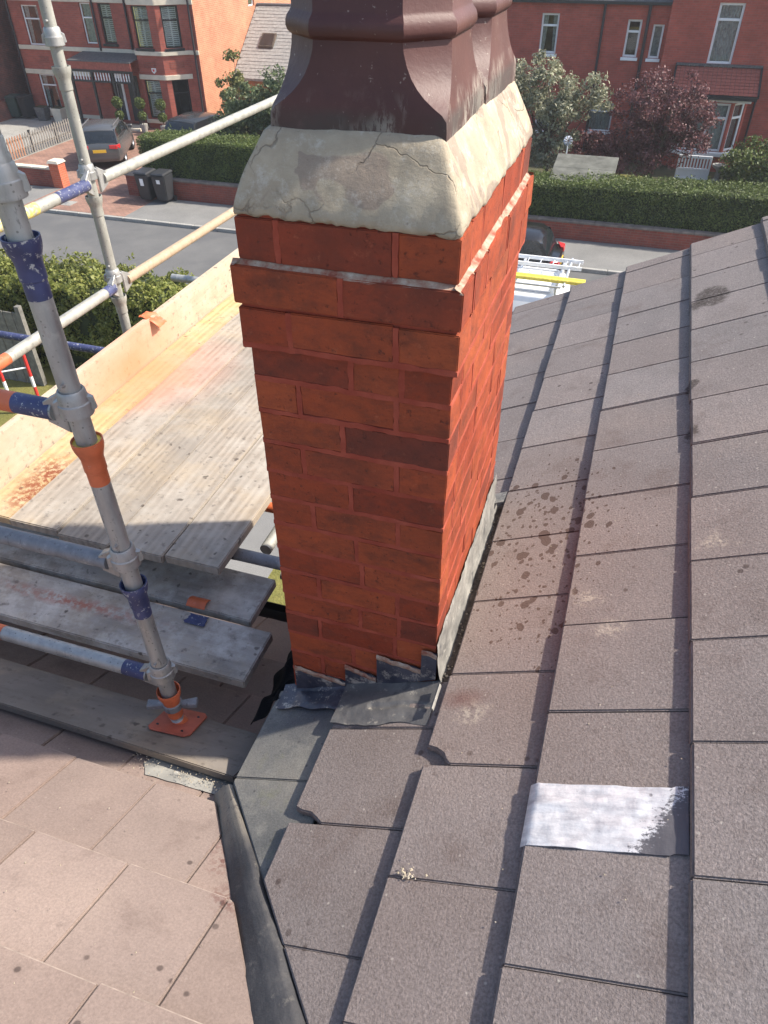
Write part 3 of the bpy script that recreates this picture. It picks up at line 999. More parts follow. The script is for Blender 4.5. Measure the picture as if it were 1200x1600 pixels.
def tile_mesh(name, poly, top, thick, mat, parent, axis, tail):
    if len(poly) < 3 or abs(area(poly)) < 0.0006:
        return
    if area(poly) < 0:
        poly = poly[::-1]
    mb = MB()
    mb.prism([(x, y, top(x, y)) for x, y in poly], [(x, y, top(x, y) - thick) for x, y in poly])
    me = mb.mesh('roof_tile', 0.0034, 2, 40, 1)
    for p in me.polygons:
        if p.material_index and (abs(p.center[axis] - tail) > 0.006 or p.normal.z < 0.2):
            p.material_index = 0
    me.materials.append(mat)
    me.materials.append(EDGE[mat.name])
    return obj('roof_tile', me, None, parent)


rt = random.Random(3)
for k in range(len(TAILS) - 1):
    x0, x1 = TAILS[k], TAILS[k + 1]
    xo = min(x1 + 0.06, RIDGE + 0.02)
    n0 = int(math.floor((-1.85 - PHASE[k]) / W))
    y = PHASE[k] + n0 * W
    while y < VERGE - 0.01:
        ya, yb = y + 0.0011, min(y + W - 0.0011, VERGE + rt.uniform(-.004, .004))
        y += W
        dz = rt.uniform(-0.0022, 0.0022)
        ty = rt.uniform(-0.006, 0.006)
        tx = x0 + rt.uniform(-0.0025, 0.0025)

        def top(px, py, x0=x0, x1=x1, dz=dz, ty=ty, ya=ya):
            return main_z(px) + 0.013 - 0.0235 * (px - x0) / (x1 - x0) + dz + ty * (py - ya)
        poly = [(tx, ya), (xo, ya), (xo, yb), (tx, yb)]
        # two tiles have lost a corner of their tail
        if k == 1 and abs(ya + 0.45) < 0.02:
            poly = [(tx + 0.088, ya), (xo, ya), (xo, yb), (tx, yb), (tx, ya + 0.040), (tx + 0.02, ya + 0.031), (tx + 0.05, ya + 0.026), (tx + 0.072, ya + 0.012)]
        elif k == 2 and abs(ya + 0.285) < 0.02:
            poly = [(tx + 0.068, ya), (xo, ya), (xo, yb), (tx, yb), (tx, ya + 0.052), (tx + 0.025, ya + 0.044), (tx + 0.046, ya + 0.030), (tx + 0.056, ya + 0.012)]
        parts = [poly]
        if k in (0, 1):
            parts = []
            if ya < 0:
                parts.append(clip(poly, 0, 1, -0.004))
            if yb > 0.80:
                parts.append(clip(poly, 0, -1, -0.80))
        for q in parts:
            if ya < -0.3 and len(q) > 2:
                q = line_clip(q, VR0, VR1, -1)
            tile_mesh('roof_tile', q, top, 0.0225, M_TILE_GREY if k == 0 else M_TILE, main_roof, 0, tx)

# ridge tiles along the top of the main slope
for i in range(14):
    y0 = -3.0 + i * 0.415
    mb = MB()
    pr = []
    for a in range(9):
        t = math.pi * (0.12 + 0.76 * a / 8)
        pr.append((RIDGE + 0.13 * math.cos(t), main_z(RIDGE) - 0.06 + 0.13 * math.sin(t)))
    V = [(x, y0, z) for x, z in pr] + [(x, y0 + 0.41, z) for x, z in pr]
    n = len(pr)
    mb.add(V, [(j, j + 1, n + j + 1, n + j) for j in range(n - 1)])
    mb.build('ridge_tile', M_TILE, main_roof)

LG = 0.278
for k in range(-5, 6):
    y1 = -0.654 + LG * k
    if k == 5:
        y1 = 0.826
    y0 = y1 - LG - 0.06
    ph = -0.607 if k % 2 == 0 else -0.733
    for j in range(-9, 4):
        xa = ph + 0.275 * j + 0.0014
        xb = xa + 0.275 - 0.0028
        if xa > -0.0 or xb < -3.3:
            continue
        xb = min(xb, 0.2)
        xa = max(xa, -3.32)
        dz = rt.uniform(-0.002, 0.002)
        ty = rt.uniform(-0.006, 0.006)
        yt = y1 + rt.uniform(-0.0025, 0.0025)

        def top(px, py, y1=y1, dz=dz, ty=ty, xa=xa):
            return low_z(py) + 0.014 - 0.026 * (y1 - py) / LG + dz + ty * (px - xa)
        poly = [(xa, y0), (xb, y0), (xb, yt), (xa, yt)]
        if y1 < -0.30:
            poly = line_clip(poly, VL0, VL1, 1)
        else:
            poly = clip(poly, 1, 0, -0.455)
        tile_mesh('roof_tile', poly, top, 0.020, M_TILE_LOW, low_roof, 1, yt)

# lead valley between the two slopes
def valley(u, v):
    t = -1.15 + 2.15 * v                                # 0 at the image's lower end of the valley, 1 at its foot
    L = Vector((VL0[0] + (VL1[0] - VL0[0]) * t, VL0[1] + (VL1[1] - VL0[1]) * t, 0)); L.z = low_z(L.y) + 0.018
    R = Vector((VR0[0] + (VR1[0] - VR0[0]) * t, VR0[1] + (VR1[1] - VR0[1]) * t, 0)); R.z = main_z(R.x) - 0.004
    prof = [(-0.40, -0.034), (-0.10, -0.030), (0.08, -0.016), (0.25, -0.006), (0.42, 0.004), (0.60, 0.010), (0.78, 0.012), (0.95, 0.002), (1.12, -0.03)]
    f = u * (len(prof) - 1)
    i = min(int(f), len(prof) - 2); f -= i
    a = prof[i][0] * (1 - f) + prof[i + 1][0] * f
    h = prof[i][1] * (1 - f) + prof[i + 1][1] * f
    p = L.lerp(R, a)
    p.z += h + 0.008 * nz(p.x, p.y, 3, 7) + 0.003 * nz(p.x, p.y, 1, 26)
    p.x += 0.007 * nz(p.y, 2, 5, 6)
    return tuple(p)


sheet(24, 70, valley, 0.003).build('valley_lead', M_VALLEY, house, sharp=60)


def tongue(u, v):
    # pale lead tongue dressed over the lower slope below the valley's foot
    x = -0.83 + 0.31 * u
    y = -0.350 + 0.10 * v + 0.012 * u
    if u < 0.12:
        y += (0.12 - u) * 0.35 * (1 - v)
    e = 0.014 - 0.026 * (-0.098 - y) / 0.278
    return (x + 0.012 * nz(y, 2, 0, 30) * (u < 0.3), y + 0.010 * nz(x, 1, 0, 14), low_z(y) + e + 0.0045 + 0.002 * nz(x, y, 0, 20) + 0.006 * v)


tg = sheet(26, 8, tongue, 0.002).build('lead_tongue', M_TONGUE, house, sharp=60)

# gutter and fascia along the lower eave
gt = MB()
pr = [(0.0, 0.0), (0.0, -0.05), (0.03, -0.075), (0.08, -0.075), (0.11, -0.05), (0.112, 0.0), (0.108, 0.0), (0.104, -0.046), (0.078, -0.069), (0.034, -0.069), (0.005, -0.046), (0.005, 0.0)]
n = len(pr)
ye, ze = 0.826, low_z(0.826) - 0.005
V = [(-3.3, ye + a, ze + b) for a, b in pr] + [(-0.45, ye + a, ze + b) for a, b in pr]
gt.add(V, [(i, (i + 1) % n, n + (i + 1) % n, n + i) for i in range(n)])
gt.build('gutter', M_BLACKPLASTIC, house)
MB().box(-3.3, -0.42, 0.74, 0.77, ze - 0.18, ze - 0.01).build('fascia', M_BLACKPLASTIC, house)


# crumpled black felt hanging out under the eave beside the stack
def felt(u, v):
    a = Vector((-0.445, -0.02, -1.195)).lerp(Vector((-0.45, 0.40, -1.20)), v)
    b = Vector((-0.575, -0.085, -1.33)).lerp(Vector((-0.615, 0.32, -1.44)), v)
    p = a.lerp(b, u)
    w = math.sin(math.pi * u) * 0.6 + 0.4
    p += Vector((0.03 * nz(u * 3, v * 4, 1), 0.03 * nz(u * 3, v * 4, 5), 0.045 * nz(u * 4, v * 5, 9) * w))
    return tuple(p)


sheet(20, 26, felt, 0.002).build('underfelt', M_FELT, house, sharp=0)


# bright lead patch over one tile joint
def patch(u, v):
    x = 0.305 + 0.298 * u
    y = -0.487 + 0.143 * v + (0.004 if u > 0.9 else 0)
    k = 3
    z = main_z(x) + 0.013 - 0.0235 * (x - 0.312) / 0.291 + 0.006 + 0.003 * max(0.0, 1 - abs(v - 0.62 - 0.25 * u) * 12) * (1 - u) + 0.004 * nz(x, y, 0, 14) + 0.0025 * nz(x, y, 4, 40)
    if u < 0.04:
        z -= 0.016
        x = 0.3065
    return (x, y, z)


sheet(40, 18, patch, 0.0025).build('lead_patch', M_PATCH, house, sharp=60)['label'] = 'bright silvery lead patch with a scraped dark right end'

# crumbs of mortar lying about
cr = MB()
rc = random.Random(11)


def crumb(x, y, z, s):
    V = []
    for a in ((1, 0, 0), (-1, 0, 0), (0, 1, 0), (0, -1, 0), (0, 0, 1), (0, 0, -1)):
        f = s * rc.uniform(0.6, 1.3)
        V.append((x + a[0] * f, y + a[1] * f, z + a[2] * f * 0.7))
    cr.add(V, [(0, 2, 4), (2, 1, 4), (1, 3, 4), (3, 0, 4), (2, 0, 5), (1, 2, 5), (3, 1, 5), (0, 3, 5)])


for i in range(26):
    x, y = rc.gauss(0.09, 0.012), rc.gauss(-0.565, 0.010)
    crumb(x, y, main_z(x) + 0.016, rc.uniform(0.0015, 0.0045))
for i in range(120):
    x = rc.uniform(-0.88, -0.52)
    y = -0.335 + rc.gauss(0, 0.02) + 0.02
    crumb(x, y, low_z(y) + 0.018, rc.uniform(0.0012, 0.0032))
for i in range(110):
    x, y = rc.uniform(-2.0, -0.3), rc.uniform(-1.0, -0.3)
    if x < -0.85 - 0.8 * (y + 0.0) - 0.05:
        crumb(x, y, low_z(y) + 0.008, rc.uniform(0.001, 0.0028))
for i in range(150):
    x, y = rc.uniform(-0.2, 0.9), rc.uniform(-0.85, 1.6)
    if x > 0.06:
        crumb(x, y, main_z(x) + 0.006, rc.uniform(0.001, 0.0024))
for i in range(60):
    x, y = rc.uniform(0.012, 0.042), rc.uniform(0.0, 0.8)
    crumb(x, y, -0.965, rc.uniform(0.002, 0.006))
co = cr.build('mortar_crumbs', M_FLAUNCH, None, sharp=0)
tag(co, 'pale crumbs of mortar scattered over the roof tiles', 'debris', kind='stuff')

# ================================================================== the chimney
chim = thing('chimney', 'tall red brick chimney stack with glazed pots in cement flaunching', 'chimney', (-0.22, 0.39, -1.1))
CW, CD, CH = 0.44, 0.775, 0.083
brick_cache = {}
rb = random.Random(21)


def brick_mesh(dx, dy, dz):
    key = (round(dx, 3), round(dy, 3), round(dz, 3), rb.randrange(3))
    if key not in brick_cache:
        mb = MB().box(-dx / 2, dx / 2, -dy / 2, dy / 2, -dz / 2, dz / 2)
        mb.v = [tuple(c + rb.uniform(-0.0013, 0.0013) for c in p) for p in mb.v]
        me = mb.mesh('brick', bevel=0.0022, seg=2, sharp=50)
        me.materials.append(M_BRICK)
        brick_cache[key] = me
    return brick_cache[key]


def brick(x0, x1, y0, y1, z0, z1, proud=(0, 0)):
    me = brick_mesh(x1 - x0, y1 - y0, z1 - z0)
    o = bpy.data.objects.new('brick', me)
    COL.objects.link(o)
    o.location = ((x0 + x1) / 2 + proud[0], (y0 + y1) / 2 + proud[1], (z0 + z1) / 2 + rb.uniform(-0.001, 0.001))
    o.rotation_euler = (rb.uniform(-.004, .004), rb.uniform(-.004, .004), rb.uniform(-.003, .003))
    parent_to(o, chim)


FRONT = [[.225, .11, .105], [.102, .222, .116], [.200, .240], [.10, .225, .115], [.213, .227], [.112, .218, .11], [.222, .218], [.235, .205], [.11, .22, .11]]
SIDE = [[.2, .2, .175], [.1, .22, .22, .035], [.21, .21, .155], [.12, .215, .24], [.19, .22, .165]]
J = 0.0085


def course(i, z0, h, grow, front=None, setback=0.0):
    x0, x1, y0, y1 = -CW - grow, grow, -grow, CD + grow
    fr = front or FRONT[i % len(FRONT)]
    s = (x1 - x0) / sum(fr)
    a = x0
    z1 = z0 + h - J
    for k, f in enumerate(fr):
        b = a + f * s
        pr = rb.uniform(-0.0010, 0.0010)
        brick(a + (J / 2 if k else 0), b - (J / 2 if k < len(fr) - 1 else 0), y0, y0 + 0.1, z0, z1, (rb.uniform(-.0008, .0008) if k in (0, len(fr) - 1) else 0, pr))
        if k:
            POINT.append(('f', a, y0, z0, z1))
        a = b
    bk = FRONT[(i + 3) % len(FRONT)]
    s = (x1 - x0) / sum(bk)
    a = x0
    for k, f in enumerate(bk):
        b = a + f * s
        brick(a + (J / 2 if k else 0), b - (J / 2 if k < len(bk) - 1 else 0), y1 - 0.1, y1, z0, z1, (0, 0))
        a = b
    for side in (0, 1):
        sd_ = SIDE[(i + side * 2) % len(SIDE)]
        s = (y1 - y0 - 0.2) / sum(sd_)
        a = y0 + 0.1
        for f in sd_:
            b = a + f * s
            pr = rb.uniform(-0.0008, 0.0008)
            POINT.append(('r' if side else 'l', a, x1 if side else x0, z0, z1))
            if side:
                brick(x1 - 0.1, x1, a + J / 2, b - J / 2, z0, z1, (pr, 0))
            else:
                brick(x0, x0 + 0.1, a + J / 2, b - J / 2, z0, z1, (pr, 0))
            a = b
        POINT.append(('r' if side else 'l', a, x1 if side else x0, z0, z1))
    BEDS.append((x0, x1, y0, y1, z0 - J / 2))


POINT, BEDS = [], []
for i in range(16):
    course(i, -CH * (i + 1), CH, 0.0)
course(2, 0.0, 0.086, 0.011, [.105, .215, .12])
course(1, 0.086, 0.086, 0.015, [.225, .235])
course(4, 0.172, 0.090, 0.0, [.085, .235, .12])
# mortar core: bed and perpend joints show between the bricks
IN = 0.007
core = MB()
core.box(-CW + IN, -IN, IN, CD - IN, -2.4, -0.0005)
core.box(-CW - 0.011 + IN, 0.011 - IN, -0.011 + IN, CD + 0.011 - IN, 0.0, 0.0855)
core.box(-CW - 0.015 + IN, 0.015 - IN, -0.015 + IN, CD + 0.015 - IN, 0.086, 0.161)
core.box(-CW + IN, -IN, IN, CD - IN, 0.161, 0.262)
core.build('mortar_core', M_MORTAR, chim, sharp=0)
# struck pointing: ribbons of mortar standing a little proud in every joint
pt = MB()


def ribbon(p, q, up, out, half, proud=0.0007, n=None, wav=0.6):
    p = Vector(p); q = Vector(q); up = Vector(up); out = Vector(out)
    L = (q - p).length
    n = n or max(2, int(L / 0.012))
    V = []
    for i in range(n + 1):
        c = p.lerp(q, i / n)
        a = half * (1 + wav * nz(c.x + c.y, c.z * 3, 1.0, 34)) + 0.0012 * nz(c.x, c.y, c.z, 90)
        b = half * (1 + wav * nz(c.x + c.y, c.z * 3, 9.0, 34)) + 0.0012 * nz(c.x, c.y, c.z + 5, 90)
        e = proud * (0.7 + 1.6 * nz(c.x + c.y, c.z, 4.0, 22))
        V += [c - up * b - out * 0.006, c - up * b * 0.8 + out * e * 1.2, c + up * a * 0.8 + out * e * 0.5, c + up * a - out * 0.006]
    F = []
    for i in range(n):
        for k in range(3):
            F.append((4 * i + k, 4 * (i + 1) + k, 4 * (i + 1) + k + 1, 4 * i + k + 1))
    pt.add(V, F)


for x0, x1, y0, y1, z in BEDS:
    if z > 0.16 or abs(z - 0.0812) < 0.001:
        continue
    ribbon((x0, y0, z), (x1, y0, z), (0, 0, 1), (0, -1, 0), J * 0.92)
    ribbon((x1, y0, z), (x1, y1, z), (0, 0, 1), (1, 0, 0), J * 0.72, 0.0005, None, 0.2)
    ribbon((x0, y0, z), (x0, y1, z), (0, 0, 1), (-1, 0, 0), J * 0.92)
for kind, a, c, z0, z1 in POINT:
    if kind == 'f':
        ribbon((a, c, z0), (a, c, z1), (1, 0, 0), (0, -1, 0), J * 0.86)
    elif kind == 'r':
        ribbon((c, a, z0), (c, a, z1), (0, 1, 0), (1, 0, 0), J * 0.68, 0.0004, None, 0.2)
    else:
        ribbon((c, a, z0), (c, a, z1), (0, 1, 0), (-1, 0, 0), J * 0.86)
pt.build('pointing', M_MORTAR, chim, sharp=40)
# pale cement wash on the ledge of the corbel
def ledge_wash(u, v):
    per = 2 * (CW + 0.03) + 2 * (CD + 0.03)
    s = u * per
    w, d = CW + 0.03, CD + 0.03
    e = 0.0155 - v * 0.026
    if s < w: p = (-CW - 0.015 + s, -0.015); n_ = (0, 1)
    elif s < w + d: p = (0.015, -0.015 + s - w); n_ = (-1, 0)
    elif s < 2 * w + d: p = (0.015 - (s - w - d), CD + 0.015); n_ = (0, -1)
    else: p = (-CW - 0.015, CD + 0.015 - (s - 2 * w - d)); n_ = (1, 0)
    t = v * 0.0165 + 0.0015 + 0.0015 * nz(s, 3, 1, 30)
    z = 0.1590 + 0.0025 * nz(s, v, 0, 24) + (0.0040 if v > 0.01 else 0) + 0.009 * v * v + 0.002 * nz(s, v * 2, 3, 14)
    return (p[0] + n_[0] * t, p[1] + n_[1] * t, z)


def mortar_pale():
    m = Mat('pale_cement_wash', 0.9, spec=0.2)
    c = m.ramp(m.noise(18, 6, 0.7), [(0.38, (0.24, 0.07, 0.045)), (0.5, (0.33, 0.22, 0.16)), (0.7, (0.50, 0.44, 0.35))])
    return m.done(c, m.bump(m.noise(70, 5, 0.7), 0.6, 0.004))


M_WASH = mortar_pale()
sheet(260, 4, ledge_wash).build('cement_ledge', M_WASH, chim, sharp=60)


# flaunching: cement sloped up to the pots
def rect_pt(s, x0, x1, y0, y1, r):
    # point on a rounded rectangle, s in 0..1, spread by side
    w, d = x1 - x0, y1 - y0
    per = 2 * (w + d)
    q = s * per
    if q < w: p = Vector((x0 + q, y0))
    elif q < w + d: p = Vector((x1, y0 + q - w))
    elif q < 2 * w + d: p = Vector((x1 - (q - w - d), y1))
    else: p = Vector((x0, y1 - (q - 2 * w - d)))
    c = Vector((min(max(p.x, x0 + r), x1 - r), min(max(p.y, y0 + r), y1 - r)))
    dv = p - c
    if dv.length > r and dv.length > 1e-9 and abs(dv.x) > 1e-6 and abs(dv.y) > 1e-6:
        p = c + dv.normalized() * r
    return p


def flaunch():
    mb = MB()
    N = 260
    prof = [(0.004, 0.254), (-0.0005, 0.257), (-0.0020, 0.262), (-0.0008, 0.272), (0.0035, 0.284), (0.0085, 0.298), (0.0145, 0.313), (0.021, 0.328), (0.028, 0.343), (0.035, 0.358), (0.042, 0.373),
            (0.050, 0.388), (0.062, 0.399), (0.090, 0.404)]
    V = []
    for j, (ins, z) in enumerate(prof):
        for i in range(N):
            p = rect_pt(i / N, -CW + ins, -ins, ins * 1.12, CD - ins * 1.12, 0.007 + 0.004 * j / len(prof))
            k = 0.0030 * nz(p.x, p.y, z, 7) + 0.0020 * nz(p.x, p.y, z + 2, 21) + 0.0016 * nz(p.x, p.y, z + 4, 70)
            if j == 0:
                k *= 0.3
            c = Vector((-CW / 2, CD / 2))
            dn = (p - c).normalized()
            zz = z + 0.006 * nz(p.x, p.y, 7, 6) + ((0.008 * nz(p.x, p.y, 3, 26) + 0.004 * nz(p.x, p.y, 8, 80)) if j < 4 else 0)
            V.append((p.x + dn.x * k, p.y + dn.y * k, zz))
    F = []
    M_ = len(prof)
    for j in range(M_ - 1):
        for i in range(N):
            F.append((j * N + i, j * N + (i + 1) % N, (j + 1) * N + (i + 1) % N, (j + 1) * N + i))
    F.append(tuple((M_ - 1) * N + i for i in range(N)))
    mb.add(V, F)
    return mb.build('flaunching', M_FLAUNCH, chim, sharp=60)


flaunch()

POT = [(0.370, .325, .0005), (0.405, .325, .0005), (0.420, .324, .0012), (0.430, .321, .008), (0.440, .317, .022), (0.452, .312, .036), (0.465, .307, .047), (0.480, .302, .056),
       (0.497, .297, .062), (0.515, .293, .066), (0.530, .291, .067), (0.532, .296, .068), (0.536, .304, .070), (0.543, .309, .072), (0.551, .308, .072), (0.558, .303, .070),
       (0.565, .292, .067), (0.570, .287, .066), (0.620, .285, .066), (0.98, .268, .062), (0.985, .284, .066), (1.0, .292, .068), (1.03, .292, .068), (1.045, .28, .066),
       (1.045, .22, .05), (0.6, .235, .052)]


def pot(cx, cy, rot):
    mb = MB()
    V = []
    for z, w, b in POT:
        h = w / 2
        ring = [(-h + b, -h), (h - b, -h), (h, -h + b), (h, h - b), (h - b, h), (-h + b, h), (-h, h - b), (-h, -h + b)]
        c, s = math.cos(rot), math.sin(rot)
        V += [(cx + x * c - y * s, cy + x * s + y * c, z) for x, y in ring]
    F = []
    for j in range(len(POT) - 1):
        for i in range(8):
            F.append((j * 8 + i, j * 8 + (i + 1) % 8, (j + 1) * 8 + (i + 1) % 8, (j + 1) * 8 + i))
    mb.add(V, F)
    o = mb.build('chimney_pot', M_POT, chim, sharp=34)
    bv = o.modifiers.new('soft_edges', 'BEVEL')
    bv.width = 0.003; bv.segments = 2; bv.limit_method = 'ANGLE'; bv.angle_limit = math.radians(33)
    return o


pot(-0.215, 0.230, 0.012)['label'] = 'front glazed octagonal chimney pot on square foot'
pot(-0.212, 0.562, -0.01)['label'] = 'rear glazed octagonal chimney pot'


# lead flashings
def side_flash(u, v):
    y = -0.012 + 0.812 * v
    prof = [(0.0035, -0.812), (0.006, -0.84), (0.008, -0.88), (0.011, -0.92), (0.016, -0.950), (0.022, -0.968), (0.034, -0.980)]
    f = u * (len(prof) - 1); i = min(int(f), len(prof) - 2); f -= i
    x = prof[i][0] * (1 - f) + prof[i + 1][0] * f
    z = prof[i][1] * (1 - f) + prof[i + 1][1] * f
    x += 0.006 * abs(nz(y, z, 0, 9)) + 0.006 * nz(y, z, 4, 22) * u + 0.003 * nz(y, z, 2, 50)
    z += 0.022 * nz(y, 1, 2, 8) * (1 - u) + 0.008 * nz(y, 3, 2, 25) * (1 - u)
    return (x, y, z)


sheet(18, 90, side_flash, 0.0025).build('side_flashing', M_LEAD_WHITE, chim, sharp=60)['label'] = 'white stained lead flashing along the right face'
MB().add([(0.012, 0.0, -0.972), (0.047, 0.0, -0.964), (0.047, 0.8, -0.964), (0.012, 0.8, -0.972), (0.012, 0.0, -1.0), (0.047, 0.0, -1.0), (0.047, 0.8, -1.0), (0.012, 0.8, -1.0)],
         [(0, 1, 2, 3), (4, 7, 6, 5), (0, 4, 5, 1), (1, 5, 6, 2), (2, 6, 7, 3), (3, 7, 4, 0)]).build('gutter_debris', M_GRAVEL, chim, sharp=0)


def back_flash(u, v):
    x = -0.46 + 0.505 * u
    y = 0.765 + 0.085 * v
    return (x, y, main_z(x) + 0.04 - 0.018 * v + 0.006 * nz(x, y, 0, 16))


sheet(24, 8, back_flash, 0.003).build('back_apron', M_LEAD_WHITE, chim, sharp=60)


def step_piece(xa, xb, za, zb, y, mat):
    def fn(u, v):
        x = xa + (xb - xa) * u
        zt = za + (zb - za) * u + 0.005 * nz(x, 1, 3, 40)
        zb_ = main_z(x) + 0.012
        z = zt + (zb_ - zt) * v
        return (x, y - 0.0015 - 0.004 * v - 0.002 * abs(nz(x, z, 1, 25)), z)
    mb = sheet(10, 8, fn)
    n = len(mb.v)
    # thickness towards the brickwork
    mb.add([(p[0], p[1] + 0.003, p[2]) for p in mb.v[:n]], [tuple(reversed(q)) for q in mb.f[:]])
    return mb.build('step_flashing', mat, chim, sharp=60)


STEPS = [(-0.432, -0.268, -1.072, -1.082), (-0.266, -0.171, -1.003, -1.022), (-0.167, -0.036, -0.922, -0.932), (-0.037, 0.006, -0.848, -0.852)]
for i, (a, b, za, zb) in enumerate(STEPS):
    step_piece(a, b, za, zb, -0.004 - 0.0012 * i, M_LEAD_DARK)

    def fil(u, v, a=a, b=b, za=za, zb=zb, i=i):
        x = a + (b - a) * u
        zt = za + (zb - za) * u
        t = math.pi * v
        return (x, -0.004 - 0.0012 * i - 0.0045 * math.sin(t) - 0.001, zt + 0.010 * math.cos(t) - 0.006 * u + 0.006 * nz(x, i, 0, 45) - 0.006)
    sheet(16, 4, fil).build('mortar_fillet', M_WASH, chim, sharp=60)


def apron(u, v):
    x = -0.262 + 0.284 * u
    y = -0.008 - 0.146 * v - (0.016 * nz(x, 0, 0, 9) + 0.004 * nz(x, 3, 0, 30)) * v
    z = main_z(x) + 0.023 - 0.028 * (x + 0.256) / 0.30 + 0.02 * max(0, 0.18 - v) + 0.005 * nz(x, y, 2, 16) + 0.0015 * nz(x, y, 5, 50)
    if 0.52 < v < 0.62 and u > 0.35:
        z -= 0.006
    return (x, y, z)


sheet(44, 26, apron, 0.003).build('apron_flashing', M_LEAD, chim, sharp=60)


def apron2(u, v):
    x = -0.478 + 0.235 * u
    y = 0.004 - (0.075 + 0.025 * u + 0.02 * nz(x, 5, 0, 12)) * v
    z = main_z(x) + 0.022 - 0.016 * (x + 0.495) / 0.24 + 0.05 * max(0, 0.25 - v) + 0.005 * nz(x, y, 2, 24)
    return (x, y, z)


sheet(36, 22, apron2, 0.003).build('corner_apron', M_LEAD_DARK, chim, sharp=60)


def fold(u, v):
    return (0.020 + 0.010 * u, -0.125 + 0.085 * v, main_z(0.025) + 0.018 + 0.010 * math.sin(math.pi * u) + 0.004 * nz(u, v, 0, 5))


sheet(4, 8, fold, 0.003).build('lead_fold', M_LEAD_WHITE, chim, sharp=60)

# ================================================================== scaffold
PR = 0.0242


def cup_parts(t, z, paint, inner=None):
    # lower cup: a flared bowl welded to the tube, opening upwards
    c = MB().lathe([(PR, -0.075), (PR + 0.003, -0.072), (PR + 0.003, -0.038), (PR + 0.006, -0.026), (0.0345, -0.014), (0.0372, 0.0), (0.0372, 0.012), (0.0345, 0.012),
                    (0.0335, -0.004), (PR + 0.003, -0.016), (PR, -0.016)], (0, 0, z))
    lpart(c, 'lower_cup', paint, t, sharp=40)
    if inner:
        lpart(MB().lathe([(PR, 0.002), (0.0340, 0.004), (0.0340, 0.005), (PR, 0.005)], (0, 0, z)), 'paint_spill', inner, t)
    # captive top cup with its lugs, screwed down on the ledger blades
    k = MB().lathe([(PR + 0.001, 0.146), (PR + 0.004, 0.147), (PR + 0.0075, 0.142), (PR + 0.0095, 0.125), (PR + 0.011, 0.117), (PR + 0.0135, 0.115), (PR + 0.0142, 0.111), (PR + 0.0125, 0.098), (PR + 0.0142, 0.090), (PR + 0.0138, 0.084), (PR + 0.011, 0.083), (PR + 0.010, 0.095), (PR + 0.001, 0.108)], (0, 0, z))
    for a in (0.5, 3.9):
        cx, cy = math.cos(a), math.sin(a)
        k.hexa([(cx * 0.035 - cy * 0.009, cy * 0.035 + cx * 0.009, z + 0.092), (cx * 0.046 - cy * 0.005, cy * 0.046 + cx * 0.005, z + 0.094),
                (cx * 0.046 + cy * 0.005, cy * 0.046 - cx * 0.005, z + 0.094), (cx * 0.035 + cy * 0.009, cy * 0.035 - cx * 0.009, z + 0.092),
                (cx * 0.032 - cy * 0.009, cy * 0.032 + cx * 0.009, z + 0.128), (cx * 0.043 - cy * 0.005, cy * 0.043 + cx * 0.005, z + 0.122),
                (cx * 0.043 + cy * 0.005, cy * 0.043 - cx * 0.005, z + 0.122), (cx * 0.032 + cy * 0.009, cy * 0.032 - cx * 0.009, z + 0.128)])
    lpart(k, 'top_cup', M_FORGED, t, sharp=40)
    # lug pin welded on the tube above the cup
    p = MB().tube((0.3 * PR, -PR * 0.9, z + 0.168), (0.38 * PR, -PR * 1.42, z + 0.170), 0.005, 0.004, 8)
    lpart(p, 'locking_pin', M_FORGED, t)


def standard(label, x, y, z0, z1, lean, cups, joint, mat, group='scaffold standards'):
    up = Vector((lean[0], lean[1], 1)).normalized()
    q = Vector((0, 0, 1)).rotation_difference(up)
    M = Matrix.Translation((x, y, z0)) @ q.to_matrix().to_4x4()
    t = thing('scaffold_standard', label, 'scaffold pole', group=group, mat4=M)
    L = z1 - z0
    lpart(MB().tube((0, 0, 0.04), (0, 0, L), PR, seg=28), 'tube', mat, t, sharp=40)
    for z, paint, inner in cups:
        cup_parts(t, z - z0, paint, inner)
        if paint in (M_BLUE, M_ORANGE):
            lpart(MB().tube((0, 0, z - z0 - 0.112), (0, 0, z - z0 - 0.07), PR + 0.0008, seg=28, caps=False), 'paint_band', paint, t, sharp=40)
    if joint is not None:
        j = MB().lathe([(PR, -0.055), (PR + 0.004, -0.05), (PR + 0.005, 0.0), (PR + 0.002, 0.006), (PR + 0.002, 0.03), (PR, 0.034)], (0, 0, joint - z0))
        lpart(j, 'spigot_collar', mat, t, sharp=40)
    return t


std1 = standard('near galvanised scaffold pole standing on red base plate', -0.825, -0.123, -1.370, 1.25, (-0.0125, 0.004),
                [(0.202, M_BLUE, None), (-0.268, M_ORANGE, M_YELLOW), (-0.738, M_BLUE, None), (-1.212, M_ORANGE, None)], 0.357, M_GALV)
# base jack
lpart(MB().tube((0, 0, 0.0), (0, 0, 0.14), 0.0185, seg=20), 'jack_screw', M_GALV_DARK, std1, sharp=40)
th = MB()
for i in range(14):
    th.lathe([(0.0185, 0.0), (0.0208, 0.0025), (0.0185, 0.005)], (0, 0, 0.012 + i * 0.0068), seg=20)
lpart(th, 'thread', M_GALV, std1, sharp=50)
wn_ = MB().lathe([(0.019, 0.082), (0.031, 0.082), (0.031, 0.112), (0.019, 0.112)], seg=20)
for a in (0.35, 0.35 + math.pi):
    c_, s_ = math.cos(a), math.sin(a)
    P = []
    for zz in (0.086, 0.106):
        for r_, w_ in ((0.027, 0.010), (0.080, 0.016), (0.080, -0.016), (0.027, -0.010)):
            P.append((c_ * r_ - s_ * w_, s_ * r_ + c_ * w_, zz + (0.004 if r_ > 0.05 else 0)))
    wn_.hexa(P)
lpart(wn_, 'wing_nut', M_GALV_DARK, std1, bevel=0.003)
